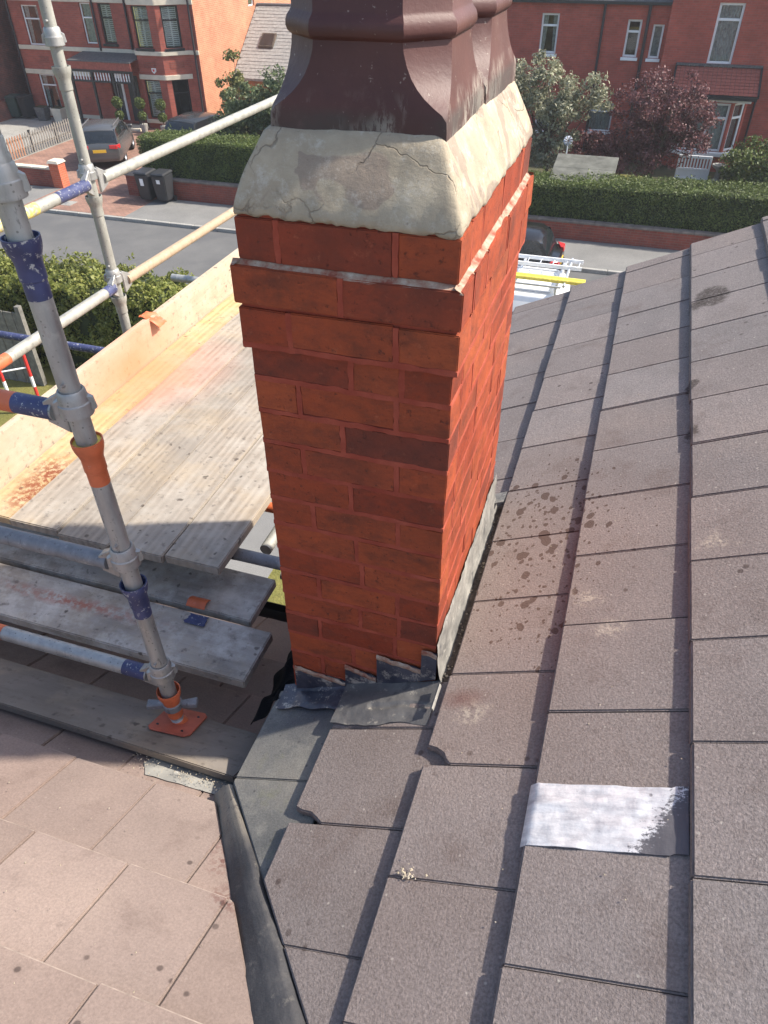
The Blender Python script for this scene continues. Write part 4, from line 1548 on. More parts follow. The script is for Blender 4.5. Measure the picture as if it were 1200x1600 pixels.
# plate lies on the sloping sole board
pl = MB()
NP = 28
ring = []
for i in range(NP):
    a = 2 * math.pi * i / NP
    c_, s_ = math.cos(a), math.sin(a)
    k = 0.072 / max(abs(c_), abs(s_))
    k = min(k, 0.092)
    ring.append((c_ * k, s_ * k))
rz = 0.10
ring = [(a * math.cos(rz) - b * math.sin(rz), a * math.sin(rz) + b * math.cos(rz)) for a, b in ring]
pl.prism([(a, b, -T * b + 0.006) for a, b in ring], [(a, b, -T * b - 0.001) for a, b in ring])
bp = lpart(pl, 'base_plate', M_REDPLATE, std1, bevel=0.0012)
bl = MB()
for a, b in ((0.045, 0.045), (-0.045, 0.045), (0.045, -0.045), (-0.045, -0.045)):
    bl.lathe([(0.0001, 0.0072), (0.0048, 0.0072), (0.0048, 0.004)], (a, b, -T * b), seg=10)
hb = bl.build('bolt_hole', M_BLACKPAINT, None)
hb.parent = bp
lpart(MB().lathe([(0.0185, 0.022), (0.026, 0.006), (0.032, -0.004)], seg=20), 'weld_collar', M_ORANGE, std1, sharp=40)

std2 = standard('far galvanised scaffold pole outside the orange sprayed toe board', -2.02, 1.62, G + 0.02, 1.4, (-0.004, 0.0),
                [(-0.305, M_GALV_LIGHT, None), (-0.775, M_GALV_LIGHT, None), (0.20, M_GALV_LIGHT, None), (-1.275, M_GALV_LIGHT, None), (-1.775, M_GALV_LIGHT, None)], None, M_GALV_LIGHT)


def ledger(label, p0, p1, mat, bands=(), blades=(1, 1), group='scaffold rails and ledgers'):
    p0 = Vector(p0); p1 = Vector(p1)
    d = (p1 - p0).normalized()
    t = thing('scaffold_ledger', label, 'scaffold tube', tuple((p0 + p1) / 2), group=group)
    a = p0 + d * 0.055
    b = p1 - d * 0.055
    MB().tube(a, b, 0.0242, seg=24).build('tube', mat, t, sharp=40)
    for s, e, m in bands:
        MB().tube(p0 + d * s, p0 + d * e, 0.0250, seg=24, caps=False).build('paint_band', m, t, sharp=40)
    up = Vector((0, 0, 1))
    sd_ = d.cross(up)
    for on, q, dd in ((blades[0], p0, d), (blades[1], p1, -d)):
        if not on:
            continue
        mb = MB()
        A = q + dd * 0.028; B = q + dd * 0.075
        P = []
        for pt, hz, w in ((A, 0.055, 0.006), (B, 0.026, 0.016)):
            P.append([pt - up * hz - sd_ * w, pt - up * hz + sd_ * w, pt + up * hz + sd_ * w, pt + up * hz - sd_ * w])
        V = P[0] + P[1]
        mb.add(V, [(0, 1, 2, 3), (7, 6, 5, 4), (0, 4, 5, 1), (1, 5, 6, 2), (2, 6, 7, 3), (3, 7, 4, 0)])
        mb.build('ledger_blade', M_FORGED, t, bevel=0.002)
    return t


Y1, Y2 = -0.12, 1.62
ledger('scaffold tube with orange and blue end joined to near pole above platform', (-0.841, Y1, -0.186), (-3.2, Y1, -0.186), M_GALV, [(0.06, 0.165, M_BLUE), (0.165, 0.62, M_ORANGE)])
ledger('dull grey scaffold tube in front of the platform board ends', (-0.834, Y1, -0.660), (-3.2, Y1, -0.660), M_GALV_DARK, [])
ledger('grey scaffold tube with blue painted end below the lowest plank', (-0.828, Y1, -1.142), (-3.2, Y1, -1.142), M_GALV, [(0.06, 0.14, M_BLUE), (0.60, 1.4, M_ORANGE)])
# guard rails through the far standard
ledger('guard rail tube with blue and yellow painted end above the toe board', (-2.024, Y2, -0.23), (-2.02, -0.05, -0.23), M_GALV_LIGHT, [(0.06, 0.27, M_BLUE), (0.40, 0.85, M_YELLOWISH)])
ledger('pale guard rail tube running behind the chimney pot', (-2.024, Y2, -0.23), (-2.02, 4.1, -0.24), M_GALV_LIGHT)
ledger('lower guard rail tube with blue end and orange band', (-2.022, Y2, -0.70), (-2.02, -0.05, -0.70), M_GALV_LIGHT, [(0.055, 0.125, M_BLUE), (0.80, 1.2, M_ORANGE)])
ledger('buff coloured lower rail tube running to the chimney corbel', (-2.022, Y2, -0.70), (-2.02, 4.1, -0.73), M_TIMBER_RAIL)
# transoms under the platform
ledger('grey transom tube sticking out past the toe board over the road', (-2.62, 2.85, -1.20), (-0.55, 2.85, -1.20), M_GALV, [], (0, 0))
ledger('worn blue scaffold tube low outside the toe board', (-2.55, 2.15, -1.42), (-4.3, 2.15, -1.42), M_BLUE, [], (0, 0))
ledger('dark tube with sleeve under the platform edge beside the chimney', (-3.1, 0.50, -1.185), (-0.50, 0.50, -1.185), M_GALV_DARK, [(2.02, 2.20, M_BLACKPLASTIC)], (0, 0))
ledger('pale tube running back under the platform beside the chimney', (-0.84, 0.56, -1.25), (-0.84, 2.9, -1.25), M_GALV_LIGHT, [], (0, 0))
ledger('orange tube glimpsed under the platform beside the chimney', (-3.0, 1.05, -1.42), (-0.55, 1.05, -1.42), M_ORANGE, [], (0, 0))
ledger('thin bright tube below the platform over the grass', (-0.86, 0.66, -1.41), (-0.50, 0.66, -1.42), M_GALV_LIGHT, [], (0, 0))


def board(name, label, x0, x1, y0, y1, z1, th, mat, group, axis, tilt=0.0):
    t = None
    n = 14
    mb = MB()
    rr = random.Random(hash(label) % 1000 if False else len(label) * 7 + int(abs(x0) * 100))
    V = []
    nn = n + 1
    warp = rr.uniform(-0.004, 0.004)
    for i in range(nn):
        f = i / n
        bow = 0.004 * math.sin(f * 3.1 + rr.random() * 0.2) + warp * f
        side = 0.003 * nz(f * 5, len(label), x0, 1)
        if axis == 'x':
            X = x0 + (x1 - x0) * f
            V += [(X, y0 + side, z1 - th + bow), (X, y1 + side, z1 - th + bow), (X, y1 + side, z1 + bow + tilt), (X, y0 + side, z1 + bow)]
        else:
            Yv = y0 + (y1 - y0) * f
            V += [(x0 + side, Yv, z1 - th + bow), (x1 + side, Yv, z1 - th + bow), (x1 + side, Yv, z1 + bow), (x0 + side, Yv, z1 + bow)]
    F = [(0, 1, 2, 3), (4 * n, 4 * n + 3, 4 * n + 2, 4 * n + 1)]
    for i in range(n):
        a = 4 * i
        for k in range(4):
            F.append((a + k, a + 4 + k, a + 4 + (k + 1) % 4, a + (k + 1) % 4))
    mb.add(V, F)
    o = mb.build(name, mat, None, bevel=0.004, seg=2, sharp=40)
    tag(o, label, 'scaffold board', group)
    return o


BX = [-0.872, -1.096, -1.322, -1.548, -1.772, -1.935]
BN = [0.332, 0.322, 0.318, 0.330, 0.338]
BL = ['grey weathered platform board nearest the chimney', 'second platform board from the chimney with worn near end', 'middle platform board dusted with pale mortar',
      'pale dusty platform board next to the yellow one', 'yellow platform board against the toe board with red smears']
BM = [M_BOARD, M_BOARD, M_BOARD, M_BOARD, M_BOARD_SUNNY]
for i in range(5):
    board('platform_board', BL[i], BX[i + 1] + 0.003, BX[i] - 0.002, BN[i], 3.55 + 0.03 * i, -1.10 + [0, 0.003, -0.003, 0.004, 0.0][i], 0.038, BM[i], 'boards of the scaffold platform', 'y')
board('toe_board', 'upright toe board along the far side of the platform with orange spray', -1.975, -1.938, 0.20, 3.6, -0.90, 0.215, M_BOARD_TOE, 'boards of the scaffold platform', 'y')
board('lower_board', 'upper of two grey planks below the platform beside the chimney', -3.2, -0.748, 0.278, 0.502, -1.275, 0.038, M_BOARD_X, 'planks below the platform', 'x')
board('lower_board', 'lower of two grey planks, mortar splashed, its end nearest the chimney foot', -3.2, -0.648, 0.028, 0.253, -1.272, 0.040, M_BOARD_X, 'planks below the platform', 'x')
# sole board lying on the slope
sb = MB()
xa, xb = -3.0, -0.525
ya, yb = -0.268, -0.052
sb.hexa([(xa, ya, low_z(ya) + 0.014), (xb, ya - 0.02, low_z(ya - 0.02) + 0.014), (xb + 0.01, yb - 0.01, low_z(yb - 0.01) + 0.014), (xa, yb, low_z(yb) + 0.014),
         (xa, ya, low_z(ya) + 0.054), (xb, ya - 0.02, low_z(ya - 0.02) + 0.054), (xb + 0.01, yb - 0.01, low_z(yb - 0.01) + 0.054), (xa, yb, low_z(yb) + 0.054)])
so = sb.build('sole_board', M_SOLE, None, bevel=0.004, seg=2)
tag(so, 'dark sole board lying on the lower roof under the base plate', 'scaffold board')

# orange strap end and blue paint by the gap between the planks
def clipmesh(u, v):
    return (-1.00 + 0.075 * u, 0.268 + 0.05 * v, -1.270 + 0.012 * math.sin(math.pi * v) + 0.006 + 0.003 * nz(u, v, 0, 4))


tag(sheet(8, 6, clipmesh, 0.003).build('board_clip', M_ORANGE, None, sharp=60), 'orange clip bridging the gap between the two grey planks', 'clip', 'orange board clips')
tag(sheet(6, 6, lambda u, v: (-0.965 + 0.075 * u + 0.012 * nz(u, v, 2, 3), 0.195 + 0.045 * v, -1.266 + 0.003 * nz(u, v, 0, 4)), 0.002).build('paint_mark', M_BLUE, None, sharp=60), 'blue paint mark on the lower grey plank', 'paint mark')


def toe_clip(u, v):
    return (-1.99 + 0.095 * u, 1.66 + 0.075 * v + 0.02 * u, -0.885 - 0.05 * u * u + 0.012 * nz(u, v, 1, 3))


tag(sheet(8, 8, toe_clip, 0.004).build('toe_board_clip', M_ORANGE, None, sharp=60), 'orange clip hooked over the toe board at the far pole', 'clip', 'orange board clips')

# ================================================================== houses across the street
def wall_mesh(mb, F, u0, u1, z0, z1, holes, rev=0.14):
    us = sorted({u0, u1} | {h[0] for h in holes} | {h[1] for h in holes})
    zs = sorted({z0, z1} | {h[2] for h in holes} | {h[3] for h in holes})
    us = [u for u in us if u0 - 1e-6 <= u <= u1 + 1e-6]
    zs = [z for z in zs if z0 - 1e-6 <= z <= z1 + 1e-6]
    for i in range(len(us) - 1):
        for j in range(len(zs) - 1):
            cu, cz = (us[i] + us[i + 1]) / 2, (zs[j] + zs[j + 1]) / 2
            if any(h[0] < cu < h[1] and h[2] < cz < h[3] for h in holes):
                continue
            mb.add([F(us[i], 0, zs[j]), F(us[i + 1], 0, zs[j]), F(us[i + 1], 0, zs[j + 1]), F(us[i], 0, zs[j + 1])], [(0, 1, 2, 3)])
    for a, b, c, d in [h[:4] for h in holes]:
        q = [(a, c), (b, c), (b, d), (a, d)]
        for k in range(4):
            p, r = q[k], q[(k + 1) % 4]
            mb.add([F(p[0], 0, p[1]), F(r[0], 0, r[1]), F(r[0], -rev, r[1]), F(p[0], -rev, p[1])], [(3, 2, 1, 0)])


def window(parent, F, u0, u1, z0, z1, fm, fill=None, transom=0.30, rev=0.09, fw=0.06, sill=None, mull=False, arch=False):
    fr = MB()
    d0, d1 = -rev - 0.05, -rev
    fr.fbox(F, u0, u0 + fw, d0, d1, z0, z1)
    fr.fbox(F, u1 - fw, u1, d0, d1, z0, z1)
    fr.fbox(F, u0 + fw, u1 - fw, d0, d1, z0, z0 + fw)
    fr.fbox(F, u0 + fw, u1 - fw, d0, d1, z1 - fw, z1)
    if transom:
        zt = z1 - (z1 - z0) * transom
        fr.fbox(F, u0 + fw, u1 - fw, d0, d1 + 0.012, zt - fw * 0.5, zt + fw * 0.5)
    if mull:
        um = (u0 + u1) / 2
        fr.fbox(F, um - fw * 0.4, um + fw * 0.4, d0, d1 - 0.004, z0 + fw, z1 - fw)
    w = fr.build('window', fm, parent, bevel=0.006)
    MB().fbox(F, u0 + fw * 0.5, u1 - fw * 0.5, d0 + 0.018, d0 + 0.026, z0 + fw * 0.5, z1 - fw * 0.5).build('pane', M_GLASS, w, sharp=0)
    rm = MB()
    rm.fbox(F, u0 - 0.3, u1 + 0.3, d0 - 0.9, d0 - 0.86, z0 - 0.3, z1 + 0.3)
    rm.fbox(F, u0 - 0.3, u1 + 0.3, d0 - 0.86, d0 - 0.03, z0 - 0.3, z0 - 0.26)
    rm.build('room_back', M_ROOM, w, sharp=0)
    if fill == 'shutter':
        s = MB()
        n = int((z1 - z0 - 2 * fw) / 0.075)
        for half in (0, 1):
            a = u0 + fw + 0.02 + half * (u1 - u0 - 2 * fw - 0.02) / 2
            b = a + (u1 - u0 - 2 * fw - 0.06) / 2
            for i in range(n):
                zc = z0 + fw + (i + 0.5) * (z1 - z0 - 2 * fw) / n
                P = [F(a + 0.02, d0 - 0.06, zc - 0.030), F(b - 0.02, d0 - 0.06, zc - 0.030), F(b - 0.02, d0 - 0.03, zc - 0.012), F(a + 0.02, d0 - 0.03, zc - 0.012)]
                P2 = [F(a + 0.02, d0 - 0.068, zc + 0.010), F(b - 0.02, d0 - 0.068, zc + 0.010), F(b - 0.02, d0 - 0.060, zc + 0.022), F(a + 0.02, d0 - 0.060, zc + 0.022)]
                s.hexa(P + P2)
            s.fbox(F, a, a + 0.02, d0 - 0.08, d0 - 0.03, z0 + fw, z1 - fw)
            s.fbox(F, b - 0.02, b, d0 - 0.08, d0 - 0.03, z0 + fw, z1 - fw)
        s.fbox(F, (u0 + u1) / 2 - 0.03, (u0 + u1) / 2 + 0.03, d0 - 0.029, d0 - 0.004, z0 + fw, z1 - fw)
        s.build('shutter', M_SHUTTER, w, sharp=0)
    elif fill == 'curtain':
        def cf(u, v):
            return F(u0 + fw + (u1 - u0 - 2 * fw) * u, d0 - 0.08 + 0.02 * math.sin(u * 42 + math.sin(v * 3)), z0 + fw + (z1 - z0 - 2 * fw) * v)
        sheet(60, 4, cf).build('curtain', M_CURTAIN, w, sharp=0)
    elif fill == 'drape':
        for k in (0, 1):
            def cf(u, v, k=k):
                a = (u0 + fw) if k == 0 else (u1 - fw)
                wdt = (u1 - u0) * (0.16 + 0.10 * v) * (1 if k == 0 else -1)
                return F(a + wdt * u, d0 - 0.08 + 0.02 * math.sin(u * 16), z0 + fw + (z1 - z0 - 2 * fw) * v)
            sheet(20, 4, cf).build('curtain', M_CURTAIN, w, sharp=0)
    if sill is not None:
        MB().fbox(F, u0 - 0.06, u1 + 0.06, -0.10, 0.07, z0 - 0.11, z0 - 0.002).build('sill', sill, w, bevel=0.008)
    return w


def pipe(parent, pts, r, mat):
    mb = MB()
    for a, b in zip(pts[:-1], pts[1:]):
        mb.tube(a, b, r, seg=10)
    return mb.build('downpipe', mat, parent, sharp=40)


def pitched(parent, x0, x1, y0, y1, ze, rise, mat, name='roof', oh=0.25):
    # ridge along X
    ym = (y0 + y1) / 2
    mb = MB()
    pr = [(y0 - oh, ze - 0.08), (y0 - oh, ze), (ym, ze + rise), (y1 + oh, ze), (y1 + oh, ze - 0.08), (ym, ze + rise - 0.1)]
    mb.prism([(x0, a, b) for a, b in pr], [(x1, a, b) for a, b in pr])
    return mb.build(name, mat, parent, sharp=0)


HY = 34.0
# ---- left semi with white windows
hA = thing('brick_house', 'red brick house with white sash windows behind the pale driveway', 'house', (-28, 36, G), 'houses across the street')
F0 = frame((0, HY, 0), (1, 0, 0))
g = lambda h: G + h
holesA = [(-29.67, -28.70, g(3.30), g(4.95)), (-29.67, -28.70, g(0.45), g(2.05)), (-26.30, -25.68, g(3.46), g(5.10))]
mb = MB()
wall_mesh(mb, F0, -30.45, -25.50, G, g(5.95), holesA)
mb.add([(-30.45, HY, G), (-30.45, HY + 9, G), (-30.45, HY + 9, g(5.95)), (-30.45, HY, g(5.95))], [(0, 1, 2, 3)])
mb.build('wall', M_HBRICK, hA, sharp=0)
window(hA, F0, *holesA[0], M_WHITE, 'drape', 0.34, sill=M_STONE)
window(hA, F0, *holesA[1], M_WHITE, 'drape', 0.30, sill=M_STONE)
window(hA, F0, *holesA[2], M_WHITE, 'curtain', 0.36)
st = MB()
st.fbox(F0, -30.45, -25.50, 0, 0.06, g(3.12), g(3.30))
st.fbox(F0, -30.45, -26.3, 0, 0.05, g(2.06), g(2.27))
st.fbox(F0, -30.45, -26.3, 0, 0.06, g(0.16), g(0.33))
st.fbox(F0, -30.45, -25.50, 0, 0.05, g(5.12), g(5.36))
split_build(st, 'stone_band', M_STONE, hA, 0.01)
MB().fbox(F0, -29.3, -28.75, -0.005, 0.004, g(2.55), g(2.85)).build('brick_panel', M_WALLBRICK, hA)
MB().fbox(F0, -28.42, -28.22, 0, 0.07, g(2.72), g(3.02)).build('alarm_box', M_WHITE, hA, bevel=0.01)
pipe(hA, [(-30.38, HY - 0.07, G), (-30.38, HY - 0.07, g(5.8))], 0.055, M_PIPE)
pitched(hA, -30.6, -25.5, HY, HY + 9, g(5.95), 3.0, M_SLATE_DARK)
MB().box(-30.6, -25.5, HY - 0.36, HY - 0.25, g(5.85), g(5.95)).build('gutter', M_BLACKPLASTIC, hA)

# ---- right semi with black windows, canted bay and shared porch
hB = thing('brick_house', 'red brick house with black shuttered bay windows and black porch', 'house', (-23, 36, G), 'houses across the street')
holesB = [(-25.28, -24.58, g(3.50), g(5.10)), (-26.42 + 0.98, -24.7, g(0.20), g(2.25))]
mb = MB()
wall_mesh(mb, F0, -25.50, -23.6, G, g(5.95), holesB)
wall_mesh(mb, F0, -20.75, -20.25, G, g(5.95), [])
BY = HY - 0.80
Fl = frame((-23.6, HY, 0), (0.50, -0.80, 0))
Ff = frame((-23.10, BY, 0), (1, 0, 0))
Fr = frame((-21.72, BY, 0), (0.97, 0.80, 0))
lenl = math.hypot(.5, .8); lenr = math.hypot(.97, .8)
hf = [(0.14, 0.98, g(3.48), g(5.12)), (0.14, 1.00, g(0.56), g(2.20))]
hr = [(0.24, 1.02, g(3.48), g(5.12)), (0.24, 1.02, g(0.52), g(2.22))]
wall_mesh(mb, Fl, 0, lenl, G, g(5.95), [])
wall_mesh(mb, Ff, 0, 1.38, G, g(5.95), hf)
wall_mesh(mb, Fr, 0, lenr, G, g(5.95), hr)
mb.add([(-23.6, HY, g(5.95)), (-23.10, BY, g(5.95)), (-21.72, BY, g(5.95)), (-20.75, HY, g(5.95))], [(0, 1, 2, 3)])
mb.build('wall', M_HBRICK, hB, sharp=0)
mb = MB()
FS = frame((-20.25, HY, 0), (0, 1, 0))
hs = [(5.6, 6.3, g(4.6), g(5.6))]
wall_mesh(mb, FS, 0, 12.0, G, g(5.95), hs)
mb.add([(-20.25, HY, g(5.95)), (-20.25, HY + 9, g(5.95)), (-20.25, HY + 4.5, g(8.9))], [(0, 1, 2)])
mb.build('side_wall', M_HBRICK_SIDE, hB, sharp=0)['label'] = 'gable wall with sunlit orange put into its brick colour'
window(hB, FS, *hs[0], M_WHITE, None, 0)
window(hB, F0, *holesB[0], M_BLACKFRAME, 'shutter', 0.36, sill=M_BLACKFRAME)
window(hB, Ff, *hf[0], M_BLACKFRAME, 'shutter', 0.34, sill=M_BLACKFRAME)
window(hB, Ff, *hf[1], M_BLACKFRAME, 'shutter', 0.34)
window(hB, Fr, *hr[0], M_BLACKFRAME, 'shutter', 0.34, sill=M_BLACKFRAME)
window(hB, Fr, *hr[1], M_BLACKFRAME, None, 0.34)
st = MB()
for F_, a, b in ((Fl, 0, lenl), (Ff, -0.02, 1.40), (Fr, 0.0, lenr), (F0, -20.75, -20.22)):
    st.fbox(F_, a, b, 0.001, 0.06, g(3.20), g(3.37))
    st.fbox(F_, a, b, 0.001, 0.05, g(5.14), g(5.38))
    if F_ is not F0:
        st.fbox(F_, a, b, 0.001, 0.05, g(2.22), g(2.42))
        st.fbox(F_, a, b, 0.001, 0.08, g(0.36), g(0.52))
st.fbox(F0, -25.50, -23.6, 0.001, 0.06, g(3.12), g(3.30))
st.fbox(F0, -25.50, -23.6, 0.001, 0.05, g(5.12), g(5.36))
split_build(st, 'stone_band', M_STONE, hB, 0.01)
for F_, a, b in ((Ff, 0.30, 0.95), (Fr, 0.30, 0.95)):
    MB().fbox(F_, a, b, 0.001, 0.012, g(2.68), g(2.95)).build('brick_panel', M_WALLBRICK, hB)
# shield shaped alarm box on the bay
sh = MB()
O = [(-0.11, 0.10), (0.11, 0.10), (0.10, -0.03), (0.0, -0.12), (-0.10, -0.03)]
sh.prism([Ff(0.82 + a, 0.06, g(2.60) + b) for a, b in O], [Ff(0.82 + a, 0.0, g(2.60) + b) for a, b in O])
sh.build('alarm_box', M_WHITE, hB)
sh2 = MB()
sh2.prism([Ff(0.82 + a * 0.5, 0.064, g(2.61) + b * 0.5) for a, b in O], [Ff(0.82 + a * 0.5, 0.059, g(2.61) + b * 0.5) for a, b in O])
sh2.build('alarm_panel', M_RED, hB)
pipe(hB, [(-20.42, HY - 0.07, G), (-20.42, HY - 0.07, g(5.8))], 0.05, M_PIPE)
pipe(hB, [(-23.75, HY - 0.07, g(3.3)), (-23.75, HY - 0.07, g(5.8))], 0.05, M_PIPE)
pipe(hB, [(-25.52, HY - 0.07, g(3.2)), (-25.52, HY - 0.07, g(5.8))], 0.05, M_PIPE)
pitched(hB, -25.5, -20.1, HY, HY + 9, g(5.95), 3.0, M_SLATE_DARK)
# doors under the porch
dr = MB()
for a in (-25.28, -24.86):
    dr.fbox(F0, a, a + 0.12, -0.12, -0.02, g(0.2), g(2.25))
dr.fbox(F0, -25.16, -24.86, -0.12, -0.02, g(2.05), g(2.25))
dr.build('door_frame', M_WHITE, hB, bevel=0.01)
d_ = MB().fbox(F0, -25.44, -24.70, -0.16, -0.125, g(0.2), g(2.25)).build('door', M_DOORGLASS, hB)
MB().fbox(F0, -24.92, -24.89, -0.118, -0.08, g(1.05), g(1.20)).build('door_handle', M_RIM, d_)
d2 = MB().fbox(F0, -24.45, -23.85, 0.005, 0.03, g(0.2), g(2.2)).build('door', M_BLACKPAINT, hB, bevel=0.01)
MB().fbox(F0, -24.22, -24.08, 0.031, 0.04, g(1.1), g(2.0)).build('door_glass', M_CARGLASS, d2)
# porch canopy
PY0, PY1 = 32.6, HY - 0.01
px0, px1 = -26.6, -23.15
po = MB()
po.hexa([(px0, PY0, g(2.92)), (px1, PY0, g(2.92)), (px1, PY1, g(3.10)), (px0, PY1, g(3.10)), (px0, PY0, g(2.97)), (px1, PY0, g(2.97)), (px1, PY1, g(3.16)), (px0, PY1, g(3.16))])
po.build('porch_roof', M_LEAD, hB)
po = MB().box(px0 + 0.02, px1 - 0.02, PY0 + 0.03, PY0 + 0.10, g(2.60), g(2.915)).build('porch_fascia', M_REDTILE, hB)
po = MB()
po.box(px0, px1, PY0, PY0 + 0.12, g(2.50), g(2.597))
po.box(px0, px1, PY0, PY0 + 0.10, g(2.08), g(2.16))
for x in (px0, -25.45, -24.30, px1 - 0.10):
    po.box(x, x + 0.10, PY0 + 0.002, PY0 + 0.098, G + 0.1, g(2.50))
split_build(po, 'porch_frame', M_BLACKPAINT, hB)
bz = MB()
for a, b in ((px0 + 0.15, -25.50), (-25.30, -24.36), (-24.16, px1 - 0.14)):
    n = 6
    for i in range(n):
        x = a + (b - a) * (i + 0.5) / n
        bz = MB()
        bz.lathe([(0.022, 0), (0.030, 0.06), (0.022, 0.12), (0.032, 0.2), (0.022, 0.30), (0.026, 0.34)], (x, PY0 + 0.05, g(2.16)), seg=8)
        bz.build('porch_baluster', M_SHUTTER, hB)
MB().box(px0, px1, 32.4, 33.2, G + 0.05, g(0.22)).build('porch_step', M_STONE, hB, bevel=0.02)

# ---- dark gable at the far left, its shade put into the brick colour
hC = thing('brick_house', 'dark brick gable wall at the far left, coloured as in shade', 'house', (-36, 38, G), 'houses across the street')
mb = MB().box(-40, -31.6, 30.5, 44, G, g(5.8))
mb.build('wall', M_HBRICK_SHADE, hC, sharp=0)
mb = MB().box(-31.58, -31.2, 30.6, 34.0, G, g(0.95)).build('plinth', M_HBRICK_SHADE, hC, sharp=0)
pitched(hC, -40.2, -31.4, 30.5, 44, g(5.8), 3.5, M_SLATE_DARK)
tw = MB().box(-34.5, -31.25, 31.2, 31.4, G, g(0.9)).build('garden_wall', M_HBRICK_SHADE, None)
tag(tw, 'low dark brick garden wall beside the dark gable', 'wall')

# ---- slate roofed outbuilding with a skylight between the houses
hD = thing('outbuilding', 'low outbuilding with grey slate roof and skylight behind the shrubs', 'building', (-17.5, 39, G))
MB().box(-20.2, -13.6, 37.2, 43.2, G, g(1.75)).build('wall', M_HBRICK_SIDE, hD, sharp=0)
rf = MB()
ya, yb, za, zb = 36.9, 40.5, g(1.75), g(4.55)
rf.prism([(-20.2, ya, za), (-20.2, ya, za + 0.08), (-20.2, yb, zb + 0.08), (-20.2, 44.1, za + 0.08), (-20.2, 44.1, za), (-20.2, yb, zb)],
         [(-13.4, ya, za), (-13.4, ya, za + 0.08), (-13.4, yb, zb + 0.08), (-13.4, 44.1, za + 0.08), (-13.4, 44.1, za), (-13.4, yb, zb)])
ro = rf.build('roof', M_SLATE, hD, sharp=0)
sl = MB()
for j in range(22):
    f0 = j / 22
    y0_, z0_ = ya + (yb - ya) * f0, za + 0.08 + (zb - za) * f0
    y1_, z1_ = ya + (yb - ya) * (f0 + 0.062), za + 0.08 + (zb - za) * (f0 + 0.062)
    xx = -20.2 + (0.15 if j % 2 else 0)
    while xx < -13.4:
        e = random.uniform(0.02, 0.035)
        x2 = min(xx + 0.295, -13.4)
        sl.add([(xx, y0_, z0_ + e), (x2, y0_, z0_ + e), (x2, y1_, z1_ + 0.006), (xx, y1_, z1_ + 0.006), (xx, y0_, z0_), (x2, y0_, z0_)],
               [(0, 1, 2, 3), (4, 5, 1, 0)])
        xx += 0.30
so_ = sl.build('roof_slates', M_SLATE, hD, sharp=0)
so_['kind'] = 'stuff'
rid = MB()
for i in range(15):
    rid.tube((-20.2 + i * 0.455, yb, zb + 0.05), (-19.76 + i * 0.455, yb, zb + 0.05), 0.10, seg=10)
rid.build('ridge', M_SLATE_DARK, hD)
fy = 0.42
skl = MB()


def on_roof(x, f, e):
    return (x, ya + (yb - ya) * f, za + 0.08 + (zb - za) * f + e)


skl.hexa([on_roof(-19.3, .40, 0.0), on_roof(-18.5, .40, 0.0), on_roof(-18.5, .58, 0.0), on_roof(-19.3, .58, 0.0),
          on_roof(-19.3, .40, 0.13), on_roof(-18.5, .40, 0.13), on_roof(-18.5, .58, 0.13), on_roof(-19.3, .58, 0.13)])
sk = skl.build('skylight', M_BARK, hD, bevel=0.01)
MB().hexa([on_roof(-19.22, .415, 0.131), on_roof(-18.58, .415, 0.131), on_roof(-18.58, .565, 0.131), on_roof(-19.22, .565, 0.131),
           on_roof(-19.22, .415, 0.14), on_roof(-18.58, .415, 0.14), on_roof(-18.58, .565, 0.14), on_roof(-19.22, .565, 0.14)]).build('pane', M_CARGLASS, sk)

# ---- right-hand terrace
RY = 34.4
FR = frame((0, RY, 0), (1, 0, 0))
hE = thing('brick_house', 'long plain red brick house wing with three small white windows', 'house', (-4, 38, G), 'houses across the street')
hl = [(-4.58, -3.88, g(3.77), g(5.15)), (-1.20, -0.66, g(3.75), g(5.02)), (-0.22, 0.20, g(3.74), g(4.88)), (-4.4, -3.7, g(0.9), g(2.2)), (-2.2, -1.2, g(1.0), g(2.1))]
mb = MB()
wall_mesh(mb, FR, -11.5, 0.33, G, g(5.62), hl)
mb.add([(-11.5, RY, G), (-11.5, RY + 8, G), (-11.5, RY + 8, g(5.62)), (-11.5, RY, g(5.62))], [(0, 1, 2, 3)])
mb.build('wall', M_HBRICK2, hE, sharp=0)
window(hE, FR, *hl[0], M_WHITE, 'drape', 0.30, sill=M_WHITE, fw=0.075)
window(hE, FR, *hl[1], M_WHITE, None, 0.32, sill=M_WHITE, fw=0.075)
window(hE, FR, *hl[2], M_WHITE, 'curtain', 0.0, sill=M_WHITE, fw=0.075)
window(hE, FR, *hl[3], M_WHITE, 'curtain', 0.3, sill=M_WHITE)
window(hE, FR, *hl[4], M_WHITE, 'curtain', 0.3, sill=M_WHITE)
pipe(hE, [(-2.15, RY - 0.08, g(0.2)), (-2.15, RY - 0.08, g(5.5))], 0.05, M_PIPE)
pipe(hE, [(-0.45, RY - 0.08, g(0.2)), (-0.45, RY - 0.08, g(5.5))], 0.06, M_PIPE)
MB().box(-11.6, 0.30, RY - 0.16, RY - 0.05, g(5.50), g(5.60)).build('gutter', M_BLACKPLASTIC, hE)
pitched(hE, -11.6, 0.33, RY, RY + 8, g(5.62), 2.8, M_SLATE_DARK, oh=0.12)

